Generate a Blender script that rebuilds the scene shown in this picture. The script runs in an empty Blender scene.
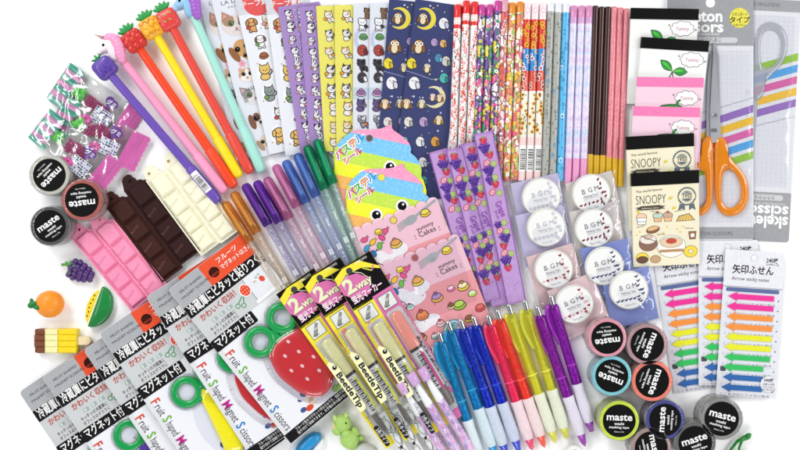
import bpy, math, random
from mathutils import Matrix, Vector
S = 0.001            # everything below is written in millimetres
H = 900.0            # height of the camera above the table
sc = bpy.context.scene
col = sc.collection
rnd = random.Random(7)
sin, cos, pi, rad = math.sin, math.cos, math.pi, math.radians

def W(px, py, z=0.0):
    k = (H - z) / H
    return Vector(((px - 400) * k, (225 - py) * k, z))

# ------------------------------------------------------------------ materials
_m = {}
def lin(c):
    return c / 12.92 if c <= 0.04045 else ((c + 0.055) / 1.055) ** 2.4
def rgb(h, k=0.9):
    h = h.lstrip('#')
    return tuple(lin(int(h[i:i + 2], 16) / 255) * k for i in (0, 2, 4)) + (1,)
def new(name):
    m = bpy.data.materials.new(name); m.use_nodes = True
    nt = m.node_tree; nt.nodes.clear()
    o = nt.nodes.new('ShaderNodeOutputMaterial')
    return m, nt, o
def N(nt, t, **kw):
    n = nt.nodes.new(t)
    for k, v in kw.items():
        if k in n.inputs.keys(): n.inputs[k].default_value = v
        else: setattr(n, k, v)
    return n
def mat(h, rough=0.5, metal=0.0, kind='paper', coat=0.0, var=0.06, scale=400, bump=0.0, alpha=0.5, sss=0):
    key = (h, rough, metal, kind, coat, var, scale, bump, alpha, sss)
    if key in _m: return _m[key]
    m, nt, o = new('%s_%s' % (kind, h.strip('#')))
    L = nt.links.new
    if kind == 'film':                      # thin clear plastic: tinted see-through plus gloss
        t = N(nt, 'ShaderNodeBsdfTransparent', Color=rgb(h, 1.0))
        g = N(nt, 'ShaderNodeBsdfGlossy', Roughness=rough)
        fr = N(nt, 'ShaderNodeLayerWeight', Blend=0.5)      # same from both sides, so light gets out again
        pw = N(nt, 'ShaderNodeMath', operation='POWER'); pw.inputs[1].default_value = 4.0; L(fr.outputs['Facing'], pw.inputs[0])
        ml = N(nt, 'ShaderNodeMath', operation='MULTIPLY_ADD'); ml.inputs[1].default_value = 0.5; ml.inputs[2].default_value = alpha * .8
        L(pw.outputs[0], ml.inputs[0]); ml.use_clamp = True
        mx = N(nt, 'ShaderNodeMixShader'); L(ml.outputs[0], mx.inputs[0]); L(t.outputs[0], mx.inputs[1]); L(g.outputs[0], mx.inputs[2])
        L(mx.outputs[0], o.inputs[0]); _m[key] = m; return m
    p = N(nt, 'ShaderNodeBsdfPrincipled', Roughness=rough, Metallic=metal)
    p.inputs['Base Color'].default_value = rgb(h); p.inputs['Specular IOR Level'].default_value = (0.1 if sum(rgb(h)[:3]) < .09 and coat < .35 else 0.35) if kind == 'paper' else 0.5
    if sum(rgb(h)[:3]) < .09 and coat < .35 and kind == 'paper': coat = 0
    p.inputs['Coat Weight'].default_value = coat; p.inputs['Coat Roughness'].default_value = 0.08
    if sss:
        p.inputs['Subsurface Weight'].default_value = sss; p.inputs['Subsurface Scale'].default_value = 0.003
    if var or bump:
        tc = N(nt, 'ShaderNodeTexCoord'); no = N(nt, 'ShaderNodeTexNoise', Scale=scale, Detail=3.0)
        L(tc.outputs['Object'], no.inputs['Vector'])
        if var:
            hs = N(nt, 'ShaderNodeHueSaturation'); hs.inputs['Color'].default_value = rgb(h, .98 if kind == 'table' else .9)
            mr = N(nt, 'ShaderNodeMapRange'); mr.inputs[1].default_value = 0.3; mr.inputs[2].default_value = 0.7
            mr.inputs[3].default_value = 1 - var; mr.inputs[4].default_value = 1 + var
            L(no.outputs['Fac'], mr.inputs[0]); L(mr.outputs[0], hs.inputs['Value']); L(hs.outputs[0], p.inputs['Base Color'])
        if bump:
            b = N(nt, 'ShaderNodeBump', Strength=bump, Distance=0.0004); L(no.outputs['Fac'], b.inputs['Height']); L(b.outputs[0], p.inputs['Normal'])
    if kind == 'tint':                      # coloured translucent plastic
        t = N(nt, 'ShaderNodeBsdfTransparent', Color=tuple(min(1, c ** .55) for c in rgb(h, 1.0)[:3]) + (1,))   # light crosses the wall twice
        mx = N(nt, 'ShaderNodeMixShader', Fac=alpha); L(t.outputs[0], mx.inputs[1]); L(p.outputs[0], mx.inputs[2])
        L(mx.outputs[0], o.inputs[0])
    else: L(p.outputs[0], o.inputs[0])
    _m[key] = m; return m
def cells(name, cols, scale=260, rough=0.35, stretch=(1, 1, 1), coat=0.3, kind='voronoi', outline=0.0, outcol='#2a2030'):
    """printed all-over pattern: random cells of the given colours"""
    if name in _m: return _m[name]
    m, nt, o = new(name); L = nt.links.new
    p = N(nt, 'ShaderNodeBsdfPrincipled', Roughness=rough); p.inputs['Coat Weight'].default_value = coat
    tc = N(nt, 'ShaderNodeTexCoord'); mp = N(nt, 'ShaderNodeMapping'); mp.inputs['Scale'].default_value = stretch
    L(tc.outputs['Object'], mp.inputs[0])
    if kind == 'voronoi':
        v = N(nt, 'ShaderNodeTexVoronoi', Scale=scale); L(mp.outputs[0], v.inputs['Vector'])
        sp = N(nt, 'ShaderNodeSeparateColor'); L(v.outputs['Color'], sp.inputs[0]); fac = sp.outputs[0]
        interp = 'CONSTANT'
    else:
        v = N(nt, 'ShaderNodeTexNoise', Scale=scale, Detail=2.0, Distortion=1.5); L(mp.outputs[0], v.inputs['Vector']); fac = v.outputs['Fac']
        interp = 'LINEAR'
    r = N(nt, 'ShaderNodeValToRGB'); r.color_ramp.interpolation = interp
    n = len(cols)
    while len(r.color_ramp.elements) < n: r.color_ramp.elements.new(0.5)
    for i, c in enumerate(cols):
        e = r.color_ramp.elements[i]; e.position = (i / n) if kind == 'voronoi' else 0.28 + 0.44 * i / max(1, n - 1); e.color = rgb(c)
    L(fac, r.inputs[0]); out = r.outputs[0]
    if outline and kind == 'voronoi':
        d = N(nt, 'ShaderNodeTexVoronoi', Scale=scale, feature='DISTANCE_TO_EDGE'); L(mp.outputs[0], d.inputs['Vector'])
        lt = N(nt, 'ShaderNodeMath', operation='LESS_THAN'); lt.inputs[1].default_value = outline; L(d.outputs['Distance'], lt.inputs[0])
        mx = N(nt, 'ShaderNodeMix', data_type='RGBA'); L(lt.outputs[0], mx.inputs[0]); L(out, mx.inputs[6]); mx.inputs[7].default_value = rgb(outcol); out = mx.outputs[2]
    L(out, p.inputs['Base Color']); L(p.outputs[0], o.inputs[0]); _m[name] = m; return m
FILM = lambda a=0.05, r=0.12, h='#fbfbfd': mat(h, r, kind='film', alpha=a)

# ------------------------------------------------------------------ text
_t = {}
def glyphs(s, bold=0.0):
    k = (s, bold)
    if k not in _t:
        c = bpy.data.curves.new('t', 'FONT'); c.body = s; c.resolution_u = 2; c.offset = bold
        o = bpy.data.objects.new('t', c); m = o.to_mesh()
        vs = [(v.co.x, v.co.y) for v in m.vertices]; fs = [tuple(p.vertices) for p in m.polygons]
        o.to_mesh_clear(); bpy.data.objects.remove(o); bpy.data.curves.remove(c)
        w = max([v[0] for v in vs] or [1]); _t[k] = (vs, fs, w)
    return _t[k]

# ------------------------------------------------------------------ flat artwork (u right, v down, in mm)
class Art:
    def __init__(s): s.f = []
    def poly(s, pts, m, l=1): s.f.append((list(pts), [tuple(range(len(pts)))], m, l)); return s
    def rect(s, x0, y0, x1, y1, m, l=1, rot=0):
        pts = [(x0, y0), (x0, y1), (x1, y1), (x1, y0)]
        if rot:
            cx, cy = (x0 + x1) / 2, (y0 + y1) / 2; a = rad(rot)
            pts = [(cx + (x - cx) * cos(a) + (y - cy) * sin(a), cy - (x - cx) * sin(a) + (y - cy) * cos(a)) for x, y in pts]
        return s.poly(pts, m, l)
    def rrect(s, x0, y0, x1, y1, r, m, l=1): return s.poly(rr(x0, y0, x1, y1, r), m, l)
    def ell(s, cx, cy, rx, ry=None, m=None, l=1, rot=0, n=14, a0=0, a1=360):
        ry = ry or rx; a = rad(rot); pts = []
        k = n if a1 - a0 >= 360 else n + 1
        for i in range(k):
            t = rad(a0 + (a1 - a0) * i / n); x, y = rx * cos(t), -ry * sin(t)
            pts.append((cx + x * cos(a) + y * sin(a), cy - x * sin(a) + y * cos(a)))
        return s.poly(pts, m, l)
    def strips(s, x0, v0, x1, v1, m, l=1):
        n = max(1, round(abs(v1 - v0)))
        for k in range(n): s.rect(x0, v0 + (v1 - v0) * k / n, x1, v0 + (v1 - v0) * (k + 1) / n, m, l)
        return s
    def ring(s, cx, cy, r0, r1, m, l=1, n=28):
        v = []; f = []
        for i in range(n):
            t = 2 * pi * i / n; v += [(cx + r0 * cos(t), cy - r0 * sin(t)), (cx + r1 * cos(t), cy - r1 * sin(t))]
            j = (i + 1) % n; f.append((2 * i, 2 * i + 1, 2 * j + 1, 2 * j))
        s.f.append((v, f, m, l)); return s
    def line(s, pts, w, m, l=1):
        for (x0, y0), (x1, y1) in zip(pts, pts[1:]):
            d = math.hypot(x1 - x0, y1 - y0) or 1; nx, ny = -(y1 - y0) / d * w / 2, (x1 - x0) / d * w / 2
            s.poly([(x0 + nx, y0 + ny), (x1 + nx, y1 + ny), (x1 - nx, y1 - ny), (x0 - nx, y0 - ny)], m, l)
        return s
    def text(s, t, x, y, size, m, l=1, rot=0, align='l', bold=0.0, sx=1.0, maxw=None):
        """baseline starts at (x, y); rot turns the reading direction up (degrees)"""
        vs, fs, w = glyphs(t, bold)
        k = size / 0.73
        if maxw: sx = maxw / (w * k)
        off = {'l': 0, 'c': w * k * sx / 2, 'r': w * k * sx}[align]; a = rad(rot); pts = []
        for gx, gy in vs:
            X = gx * k * sx - off; Y = gy * k
            pts.append((x + X * cos(a) - Y * sin(a), y - (X * sin(a) + Y * cos(a))))
        s.f.append((pts, fs, m, l)); return s
    def heart(s, x, y, r, m, l=1):
        pts = []
        for i in range(14):
            t = 2 * pi * i / 14; pts.append((x + r * sin(t) ** 3, y - r * (0.81 * cos(t) - 0.31 * cos(2 * t) - 0.12 * cos(3 * t))))
        return s.poly(pts, m, l)
    def star(s, x, y, r, m, l=1, n=5, k=0.45, rot=0):
        return s.poly([(x + (r if i % 2 == 0 else r * k) * sin(pi * i / n + rot), y - (r if i % 2 == 0 else r * k) * cos(pi * i / n + rot)) for i in range(2 * n)], m, l)
    def add(s, o, dx=0, dy=0, k=1.0, rot=0):
        a = rad(rot)
        for pts, fs, m, l in o.f:
            s.f.append(([(dx + k * (x * cos(a) + y * sin(a)), dy + k * (-x * sin(a) + y * cos(a))) for x, y in pts], fs, m, l))
        return s
def rr(x0, y0, x1, y1, r, n=5):
    pts = []
    for cx, cy, a in ((x0 + r, y0 + r, 90), (x0 + r, y1 - r, 180), (x1 - r, y1 - r, 270), (x1 - r, y0 + r, 0)):
        for i in range(n + 1):
            t = rad(a + 90 * i / n); pts.append((cx + r * cos(t), cy - r * sin(t)))
    return pts

# ------------------------------------------------------------------ mesh builder (local mm)
LV = 0.07
class MB:
    def __init__(s): s.v = []; s.f = []; s.mi = []; s.sm = []; s.ms = []
    def slot(s, m):
        if m not in s.ms: s.ms.append(m)
        return s.ms.index(m)
    def faces(s, vs, fs, m, smooth=False):
        b = len(s.v); s.v += [tuple(v) for v in vs]; i = s.slot(m)
        for f in fs: s.f.append(tuple(b + k for k in f)); s.mi.append(i); s.sm.append(smooth)
        return s
    def art(s, a, z=0.0, fn=None):
        fn = fn or (lambda u, v, h: (u, -v, z + h))
        for i, (pts, fs, m, l) in enumerate(a.f): s.faces([fn(u, v, l * LV + (i % 9) * .006) for u, v in pts], fs, m)
        return s
    def slab(s, pts, z0, z1, m, side=None, holes=None):
        """extruded outline; pts in (u, v down)"""
        n = len(pts); P = [(u, -v) for u, v in pts]
        s.faces([(x, y, z1) for x, y in P], [tuple(range(n))], m)
        s.faces([(x, y, z0) for x, y in P], [tuple(range(n))[::-1]], side or m)
        vs = [(x, y, z0) for x, y in P] + [(x, y, z1) for x, y in P]
        s.faces(vs, [(i, (i + 1) % n, n + (i + 1) % n, n + i) for i in range(n)], side or m)
        return s
    def box(s, x0, y0, z0, x1, y1, z1, m): return s.slab([(x0, -y0), (x0, -y1), (x1, -y1), (x1, -y0)], z0, z1, m)
    def pillow(s, pts, z0, h, m, rings=7, base=0.0, c=None, p=0.5, under=False):
        """domed shape on an outline (u, v down)"""
        P = [(u, -v) for u, v in pts]; n = len(P)
        cx, cy = c and (c[0], -c[1]) or (sum(a for a, b in P) / n, sum(b for a, b in P) / n)
        vs = [(x, y, z0) for x, y in P]; fs = []
        R = [(1.0, base)] + [(cos(pi / 2 * i / rings), base + (h - base) * sin(pi / 2 * i / rings) ** (2 * p)) for i in range(1, rings)]
        for k, z in R: vs += [(cx + (x - cx) * k, cy + (y - cy) * k, z0 + z) for x, y in P]
        for r in range(len(R)):
            for i in range(n):
                j = (i + 1) % n; fs.append((r * n + i, r * n + j, (r + 1) * n + j, (r + 1) * n + i))
        b = len(vs); vs.append((cx, cy, z0 + h)); r = len(R)
        fs += [(r * n + i, r * n + (i + 1) % n, b) for i in range(n)]
        return s.faces(vs, fs, m, True)
    def lathe(s, prof, m, n=18, c=(0, 0), sy=1.0, caps=True, axis='x'):
        """profile [(x, r)] revolved about the local x axis through (y, z) = c (or about z through (x, y) = c)"""
        vs = []; fs = []; k = len(prof)
        for x, r in prof:
            for i in range(n):
                t = 2 * pi * i / n
                vs.append((x, c[0] + r * sy * cos(t), c[1] + r * sin(t)) if axis == 'x' else (c[0] + r * cos(t), c[1] + r * sin(t), x))
        for j in range(k - 1):
            for i in range(n):
                q = (i + 1) % n; fs.append((j * n + i, j * n + q, (j + 1) * n + q, (j + 1) * n + i))
        s.faces(vs, fs, m, True)
        if caps:
            for j, o in ((0, -1), (k - 1, 1)):
                if prof[j][1] > 0.01: s.faces(vs[j * n:(j + 1) * n], [tuple(range(n))[::o]], m)
        return s
    def ball(s, c, r, m, sc_=(1, 1, 1), n=12, rot=None):
        vs = []; fs = []; k = n // 2
        for j in range(k + 1):
            a = pi * j / k
            for i in range(n):
                t = 2 * pi * i / n; v = Vector((r * sc_[0] * sin(a) * cos(t), r * sc_[1] * sin(a) * sin(t), r * sc_[2] * cos(a)))
                if rot: v = Matrix.Rotation(rad(rot), 3, 'Z') @ v
                vs.append((c[0] + v.x, c[1] + v.y, c[2] + v.z))
        for j in range(k):
            for i in range(n):
                q = (i + 1) % n; fs.append((j * n + i, (j + 1) * n + i, (j + 1) * n + q, j * n + q))
        return s.faces(vs, fs, m, True)
    def tube(s, pts, r, m, n=8, flat=1.0):
        P = [Vector(p) for p in pts]; vs = []; fs = []
        for k, p in enumerate(P):
            d = (P[min(k + 1, len(P) - 1)] - P[max(k - 1, 0)]).normalized()
            a = Vector((0, 0, 1)).cross(d); a = a.normalized() if a.length > 1e-4 else Vector((1, 0, 0)); b = d.cross(a)
            rk = r[k] if isinstance(r, (list, tuple)) else r
            for i in range(n):
                t = 2 * pi * i / n; vs.append(tuple(p + a * rk * cos(t) + b * rk * flat * sin(t)))
        for k in range(len(P) - 1):
            for i in range(n):
                q = (i + 1) % n; fs.append((k * n + i, k * n + q, (k + 1) * n + q, (k + 1) * n + i))
        fs += [tuple(range(n))[::-1], tuple(range((len(P) - 1) * n, len(P) * n))]
        return s.faces(vs, fs, m, True)
    def torus(s, cx, cy, z, R, r, m, flat=1.0, n=32, k=10, sx=1.0):
        vs = []; fs = []
        for i in range(n):
            t = 2 * pi * i / n
            for j in range(k):
                a = 2 * pi * j / k; q = R + r * cos(a); vs.append((cx + q * cos(t) * sx, cy + q * sin(t), z + r * flat * sin(a)))
        for i in range(n):
            for j in range(k):
                i2 = (i + 1) % n; j2 = (j + 1) % k; fs.append((i * k + j, i2 * k + j, i2 * k + j2, i * k + j2))
        return s.faces(vs, fs, m, True)
    def film(s, u0, v0, u1, v1, z, m, nx=22, ny=22, amp=0.6, seed=1, creases=9, dome=0.0):
        """wrinkled sheet of thin plastic"""
        R = random.Random(seed); cr = []
        for _ in range(creases):
            x, y, a = R.uniform(u0, u1), R.uniform(v0, v1), R.uniform(0, pi); cr.append((x, y, cos(a), sin(a), R.uniform(.5, 1.4), R.uniform(-1, 1), R.uniform(8, 22)))
        vs = []; fs = []
        for j in range(ny + 1):
            for i in range(nx + 1):
                u = u0 + (u1 - u0) * i / nx; v = v0 + (v1 - v0) * j / ny; h = 0
                for x, y, ca, sa, w, am, ln in cr:
                    d = (u - x) * sa - (v - y) * ca; t = (u - x) * ca + (v - y) * sa; h += am * math.exp(-(d / w) ** 2 - (t / ln) ** 2)
                e = 4 * (i / nx) * (1 - i / nx) * 4 * (j / ny) * (1 - j / ny)
                vs.append((u, -v, z + amp * (h + 0.3 * sin(u * .35 + seed) * sin(v * .29 + seed)) * min(1, e * 3 + .3) + dome * e ** .5))
        for j in range(ny):
            for i in range(nx):
                a = j * (nx + 1) + i; fs.append((a, a + nx + 1, a + nx + 2, a + 1))
        return s.faces(vs, fs, m, True)
    def mesh(s, name):
        me = bpy.data.meshes.new(name); me.from_pydata([(a * S, b * S, c * S) for a, b, c in s.v], [], s.f)
        for m in s.ms: me.materials.append(m)
        me.polygons.foreach_set('material_index', s.mi); me.polygons.foreach_set('use_smooth', s.sm); me.update(); return me

# ------------------------------------------------------------------ things and parts
def tag(o, label=None, cat=None, group=None, kind=None):
    if label: o['label'] = label
    if cat: o['category'] = cat
    if group: o['group'] = group
    if kind: o['kind'] = kind
    return o
def thing(name, label, cat, M, group=None):
    o = bpy.data.objects.new(name, None); col.objects.link(o); o.empty_display_size = 0.01
    M = M.copy(); M.translation = M.translation * S; o.matrix_world = M; return tag(o, label, cat, group)
def part(name, mb, parent, label=None):
    o = bpy.data.objects.new(name, mb.mesh(name)); col.objects.link(o); o.parent = parent
    if label: o['label'] = label
    return o
KIDS = {}
def kids(o): return [c for c in bpy.data.objects if c.parent == o]
def dup(root, M, label, group=None):
    r = root.copy(); col.objects.link(r); M = M.copy(); M.translation = M.translation * S; r.matrix_world = M; r['label'] = label
    if group: r['group'] = group
    for ch in kids(root):
        c = ch.copy(); col.objects.link(c); c.parent = r
        for g in kids(ch):
            d = g.copy(); col.objects.link(d); d.parent = c
    return r
def frame(px, py, ang, z=0.5, su=0.0, sv=0.0):
    """local x along the top edge, -y down the item, z up; su/sv = rise per mm to the right / downwards"""
    a = rad(ang); X = Vector((cos(a), sin(a), 0)); D = Vector((sin(a), -cos(a), 0))
    X = Vector((X.x, X.y, su)).normalized(); Y = -Vector((D.x, D.y, sv)); Z = X.cross(Y).normalized(); Y = Z.cross(X)
    M = Matrix((X, Y, Z)).transposed().to_4x4(); M.translation = W(px, py, z); return M
def rod(x1, y1, z1, x2, y2, z2, roll=0):
    A, B = W(x1, y1, z1), W(x2, y2, z2); X = (B - A).normalized(); Y = Vector((0, 0, 1)).cross(X).normalized(); Z = X.cross(Y)
    M = Matrix((X, Y, Z)).transposed().to_4x4() @ Matrix.Rotation(rad(roll), 4, 'X'); M.translation = A; return M, (B - A).length
def spot(px, py, z=0, ang=0):
    M = Matrix.Rotation(rad(ang), 4, 'Z'); M.translation = W(px, py, z); return M

WH = mat('#f4f4f2', .55, var=.02); BK = mat('#0c0c0c', .55); INK = mat('#26232a', .5, var=0); RED = mat('#e8472c', .45); GREY = mat('#a9aaac', .45, var=.03)

# ------------------------------------------------------------------ camera, light, table
cam = bpy.data.cameras.new('camera'); co = bpy.data.objects.new('camera', cam); col.objects.link(co)
co.location = (0, 0, H * S); cam.sensor_width = 36; cam.lens = 36 * H / 800; cam.clip_start = .01; cam.clip_end = 50
sc.camera = co
w = bpy.data.worlds.new('World'); sc.world = w; w.use_nodes = True
nt = w.node_tree; bg = nt.nodes['Background']; bg.inputs[0].default_value = (0.96, 0.98, 1, 1)
tc = nt.nodes.new('ShaderNodeTexCoord'); sx_ = nt.nodes.new('ShaderNodeSeparateXYZ'); mr = nt.nodes.new('ShaderNodeMapRange')     # white studio walls, darker ceiling
mr.inputs[1].default_value = .45; mr.inputs[2].default_value = .95; mr.inputs[3].default_value = .95; mr.inputs[4].default_value = .16
nt.links.new(tc.outputs['Generated'], sx_.inputs[0]); nt.links.new(sx_.outputs[2], mr.inputs[0]); nt.links.new(mr.outputs[0], bg.inputs[1])
def area(name, loc, size, power, sy=None):
    l = bpy.data.lights.new(name, 'AREA'); l.energy = power; l.size = size
    if sy: l.shape = 'RECTANGLE'; l.size_y = sy
    o = bpy.data.objects.new(name, l); col.objects.link(o); o.location = loc
    o.rotation_euler = (Vector((0, 0, 0)) - Vector(loc)).to_track_quat('-Z', 'Y').to_euler(); return o
area('softbox', (-0.85, 1.15, 1.15), 0.7, 15.5, 0.6)
area('softbox', (1.5, 0.5, 1.1), 0.5, 9.5, 0.8)
area('softbox', (0.1, -1.3, 1.1), 0.9, 6, 0.3)
for x_, p_ in ((-1.06, 4.5), (1.08, 3.2)):                  # unseen strip lamps, added for the crisp streaks on the plastic
    o = area('added_strip_lamp', (x_, .25 if x_ < 0 else -.15, 1.2), 0.07, p_, 0.9); o.rotation_euler = (0, math.atan2(x_, 1.2), 0)
sc.view_settings.view_transform = 'Standard'; sc.view_settings.look = 'None'; sc.view_settings.exposure = 0; sc.view_settings.gamma = 1
sc.render.engine = 'CYCLES'; sc.cycles.transparent_max_bounces = 24; sc.cycles.max_bounces = 8
t = MB(); t.faces([(-1500, -1500, 0), (1500, -1500, 0), (1500, 1500, 0), (-1500, 1500, 0)], [(0, 1, 2, 3)], mat('#ffffff', .7, var=.001, kind='table'))
g = bpy.data.objects.new('table_surface', t.mesh('table_surface')); col.objects.link(g); tag(g, kind='structure')

# ================================================================== rolls of masking tape
def tape_roll(px, py, r, ring, side, ang, label, seed, h=24):
    root = thing('masking_tape_roll', label, 'tape', Matrix.Translation(W(px, py, h).xy.to_3d()), 'black labelled rolls of masking tape')
    m = cells('washi_' + side + ring, [side, ring, '#8c8a86', side, '#d8d6d0', ring, '#5a5856'], scale=22, kind='noise', stretch=(1, 1, 14), rough=.3)
    b = MB(); n = 4; hh = (h - 1) / n
    for k in range(n):
        z = k * hh; b.lathe([(z + .1, r - 1.2), (z + .5, r - .5), (z + hh - .5, r - .5), (z + hh - .1, r - 1.2)], m, 36, axis='z')
    b.art(Art().ring(0, 0, r * .6, r - .9, mat(ring, .45, var=.1, scale=150)), h - 1.1)
    part('tape_stack', b, root)
    f = MB(); f.lathe([(0.3, r), (h * .5, r + .3), (h - .6, r + .2), (h - .1, r - .8), (h + .1, r * .8)], FILM(.03, .08), 36, axis='z', caps=False)
    R = random.Random(seed)
    for k in range(7):
        a = R.uniform(0, 2 * pi); p = [(cos(a + q * R.uniform(.02, .07)) * (r + .35), sin(a + q * .05) * (r + .35), 1 + (h - 2) * q / 5) for q in range(6)]
        f.tube(p, .35, FILM(.3, .15), 5)
    part('shrink_film', f, root)
    a = Art(); R0 = r * .8; wt = WH
    a.ell(0, 0, R0, R0, BK, 1, n=40)
    t = Art(); t.text('maste', 0, -.02 * r, r * .36, wt, 2, align='c', bold=.02, sx=1.08).text('washi', 0, .2 * r, r * .13, wt, 2, align='c', bold=.02, sx=1.2)
    t.text('masking tape', 0, .37 * r, r * .12, wt, 2, align='c', bold=.015, sx=1.15).text("15mm x 7m", 0, .57 * r, r * .075, wt, 2, align='c')
    a.add(t, rot=ang)
    part('label', MB().art(a, h - .9), root)
    return root
for a in [
 (49, 175, 20, '#bdbcae', '#a8a79c', 225, 'masking tape roll with pale grey rim touching the candy bags, uppermost of the left three', 1),
 (81.5, 200, 20.5, '#a9564c', '#9a4d45', 187, 'masking tape roll with brick red rim above the pink chocolate bars', 2),
 (49.5, 226, 19.5, '#4c4b4a', '#6e6c6a', 35, 'masking tape roll with charcoal rim at the lower left of the brick red one', 3),
 (607.5, 338, 19.5, '#e098a4', '#d98f9a', 187, 'masking tape roll with light pink rim, top left of the right hand cluster', 4),
 (647.5, 344.5, 20.5, '#b48d90', '#8f6f74', 248, 'masking tape roll with dusty mauve rim beside the light pink one', 5),
 (612, 376, 20, '#7ec6cc', '#69b0b8', 159, 'masking tape roll with turquoise rim below the light pink one', 6),
 (652.5, 381, 20.5, '#ee7d6a', '#c9604f', 250, 'masking tape roll with coral orange rim below the arrow sticky notes', 7),
 (619.5, 421, 20, '#c9dc45', '#a9bd3a', -2, 'masking tape roll with lime yellow rim under the turquoise one', 8),
 (665.5, 420, 19.5, '#44468a', '#2f3168', 86, 'masking tape roll with indigo blue rim between the lime one and the silver one', 9),
 (722, 419, 21, '#8d8c86', '#4e5148', -15, 'masking tape roll with silver grey rim standing apart below the arrow notes', 10),
 (651.5, 448, 20, '#a58d84', '#8a7468', 282, 'masking tape roll with taupe rim cut by the bottom edge of the photo', 11),
 (695.5, 443, 20.5, '#656860', '#3d403a', 18, 'masking tape roll with dark olive rim between the indigo one and the silver one', 12)]:
    tape_roll(*a)

# ================================================================== chocolate bar shaped cases
def choc(px, py, ang, c, label, seed, hole=(9, 7), L=104, Wd=25):
    k_ = Wd - 25; m = mat(c, .42, coat=.15, var=.05, scale=120, bump=.08, sss=.05)
    M = frame(px, py, ang, .3 + seed * .2); M = M @ Matrix.Translation((-hole[0], hole[1], 0))
    root = thing('chocolate_bar', label, 'chocolate toy', M, 'chocolate bar shaped cases')
    out = [(0, 11), (0, L - 1), (1, L), (Wd - 1, L), (Wd, L - 1), (Wd, 15), (22 + k_, 14), (20.5 + k_, 12.5), (19.5 + k_, 11), (17.5, 11), (15.8, 9), (16, 6.5), (14.5, 4.5), (14.6, 2), (13, 0), (7, 0), (4, 2.2), (2.6, 5.5)]
    b = MB(); b.slab(out, 0, 3.4, m)
    b.slab([(x, y) for x, y in [(0, 11), (0, L), (1.6, L), (1.6, 11)]], 3.4, 4.3, m); b.slab([(Wd - 1.6, 16), (Wd - 1.6, L), (Wd, L), (Wd, 16)], 3.4, 4.3, m)
    b.slab([(1.6, L - 1.8), (1.6, L), (Wd - 1.6, L), (Wd - 1.6, L - 1.8)], 3.4, 4.29, m)
    part('case', b, root)
    sq = MB(); tx = mat(c, .5, var=.02)
    def pad(pts, ins=1.7):
        cx = sum(p[0] for p in pts) / len(pts); cy = sum(p[1] for p in pts) / len(pts)
        k = [(cx + (x - cx) * .78, cy + (y - cy) * .82) for x, y in pts]; n = len(pts)
        vs = [(x, -y, 3.4) for x, y in pts] + [(x, -y, 6.4) for x, y in k]
        sq.faces(vs, [(i, (i + 1) % n, n + (i + 1) % n, n + i) for i in range(n)] + [tuple(range(n, 2 * n))], m)
    for r in range(3):
        y = 36 + r * 22.2; pad([(2.6, y), (2.6, y + 21), (22.4 + k_, y + 21), (22.4 + k_, y)])
        rel = mat({'#40241f': '#5e3c33', '#351f1f': '#523531', '#f3efd2': '#e2dcb8', '#f4f0d6': '#e2dcb8'}.get(c, '#e27fa6'), .35, var=0)
        g = MB(); a = Art().text('Chocolate' if False else 'Bonne', 5, y + 12.5, 3.2, rel, 1, rot=18, bold=.02); sq.art(a, 6.42)
    pad([(2.6, 13), (2.6, 34.8), (22.4 + k_, 34.8), (22.4 + k_, 17), (17, 13)])
    part('chocolate_square', sq, root)
    h = MB(); h.art(Art().ell(hole[0], hole[1], 1.5, 1.5, mat('#a48a4c' if c > '#f4f' or c[1:3] == 'f3' else '#7a3048' if c > '#9' else '#120a0a', .8), 1), 3.4); h.torus(hole[0], -hole[1], 3.45, 1.9, .5, m, n=16, k=6)
    part('hanging_hole', h, root); return root
choc(80.5, 229.5, 39.5, '#f490b4', 'pink chocolate bar case at the outer left, next to the fruit erasers', 1, (11.5, 7), Wd=23.5)
choc(101, 219.5, 39.5, '#f594b6', 'pink chocolate bar case beside the dark brown bars', 2, (12.5, 7), Wd=23.5)
choc(112.7, 199, 37, '#40241f', 'milk brown chocolate bar case, left one of the two brown bars', 3, (9.5, 7))
choc(131, 181.5, 37, '#351f1f', 'dark brown chocolate bar case, right one of the two brown bars', 4, (10.5, 7))
choc(150, 174, 36.5, '#f3efd2', 'white chocolate bar case next to the dark brown bars', 5, (6.8, 7), Wd=23.2)
choc(169.3, 161.5, 36.5, '#f4f0d6', 'white chocolate bar case next to the purple grape pen', 6, (6.8, 7), Wd=23.2)

# ================================================================== small erasers
r = thing('grape_eraser', 'dark purple bunch of grapes eraser with green stalk', 'eraser', spot(83, 272, 0, -25), 'small novelty erasers on the table')
b = MB(); R = random.Random(3); gm = mat('#4a2670', .3, coat=.4, var=.12, scale=200)
for q in range(5):
    for k in range(-2, 3):
        x = -10 + q * 5.2; wd = [7.5, 8.5, 7.5, 5.5, 2.5][q]; b.ball((x + R.uniform(-.6, .6), k / 2 * wd + R.uniform(-.5, .5), 5.2 + 2.6 * (1 - abs(k) / 2) + R.uniform(-.4, .4)), 3.1, gm, n=12)
b.ball((0, 0, 4.5), 6, gm, (2, 1.1, .7)); part('grapes', b, r)
b = MB(); lm = mat('#4f9a3a', .45)
b.tube([(-12, 0, 6), (-16, 1, 7), (-20, -1, 7)], [1.6, 1.2, 1.4], lm)
for a in (40, 100, 150, -60): b.ball((-12 + 3 * cos(rad(a)), 3.5 * sin(rad(a)), 8), 3.2, lm, (1.2, .55, .35), rot=a)
part('stalk', b, r)
r = thing('orange_eraser', 'round orange fruit eraser with a green leaf', 'eraser', spot(54.5, 303, 0), 'small novelty erasers on the table')
part('fruit', MB().ball((0, 0, 12), 14, mat('#f6931e', .45, coat=.1, var=.05, bump=.2, scale=900, sss=.1), (1, .96, .86), n=28), r)
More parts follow.
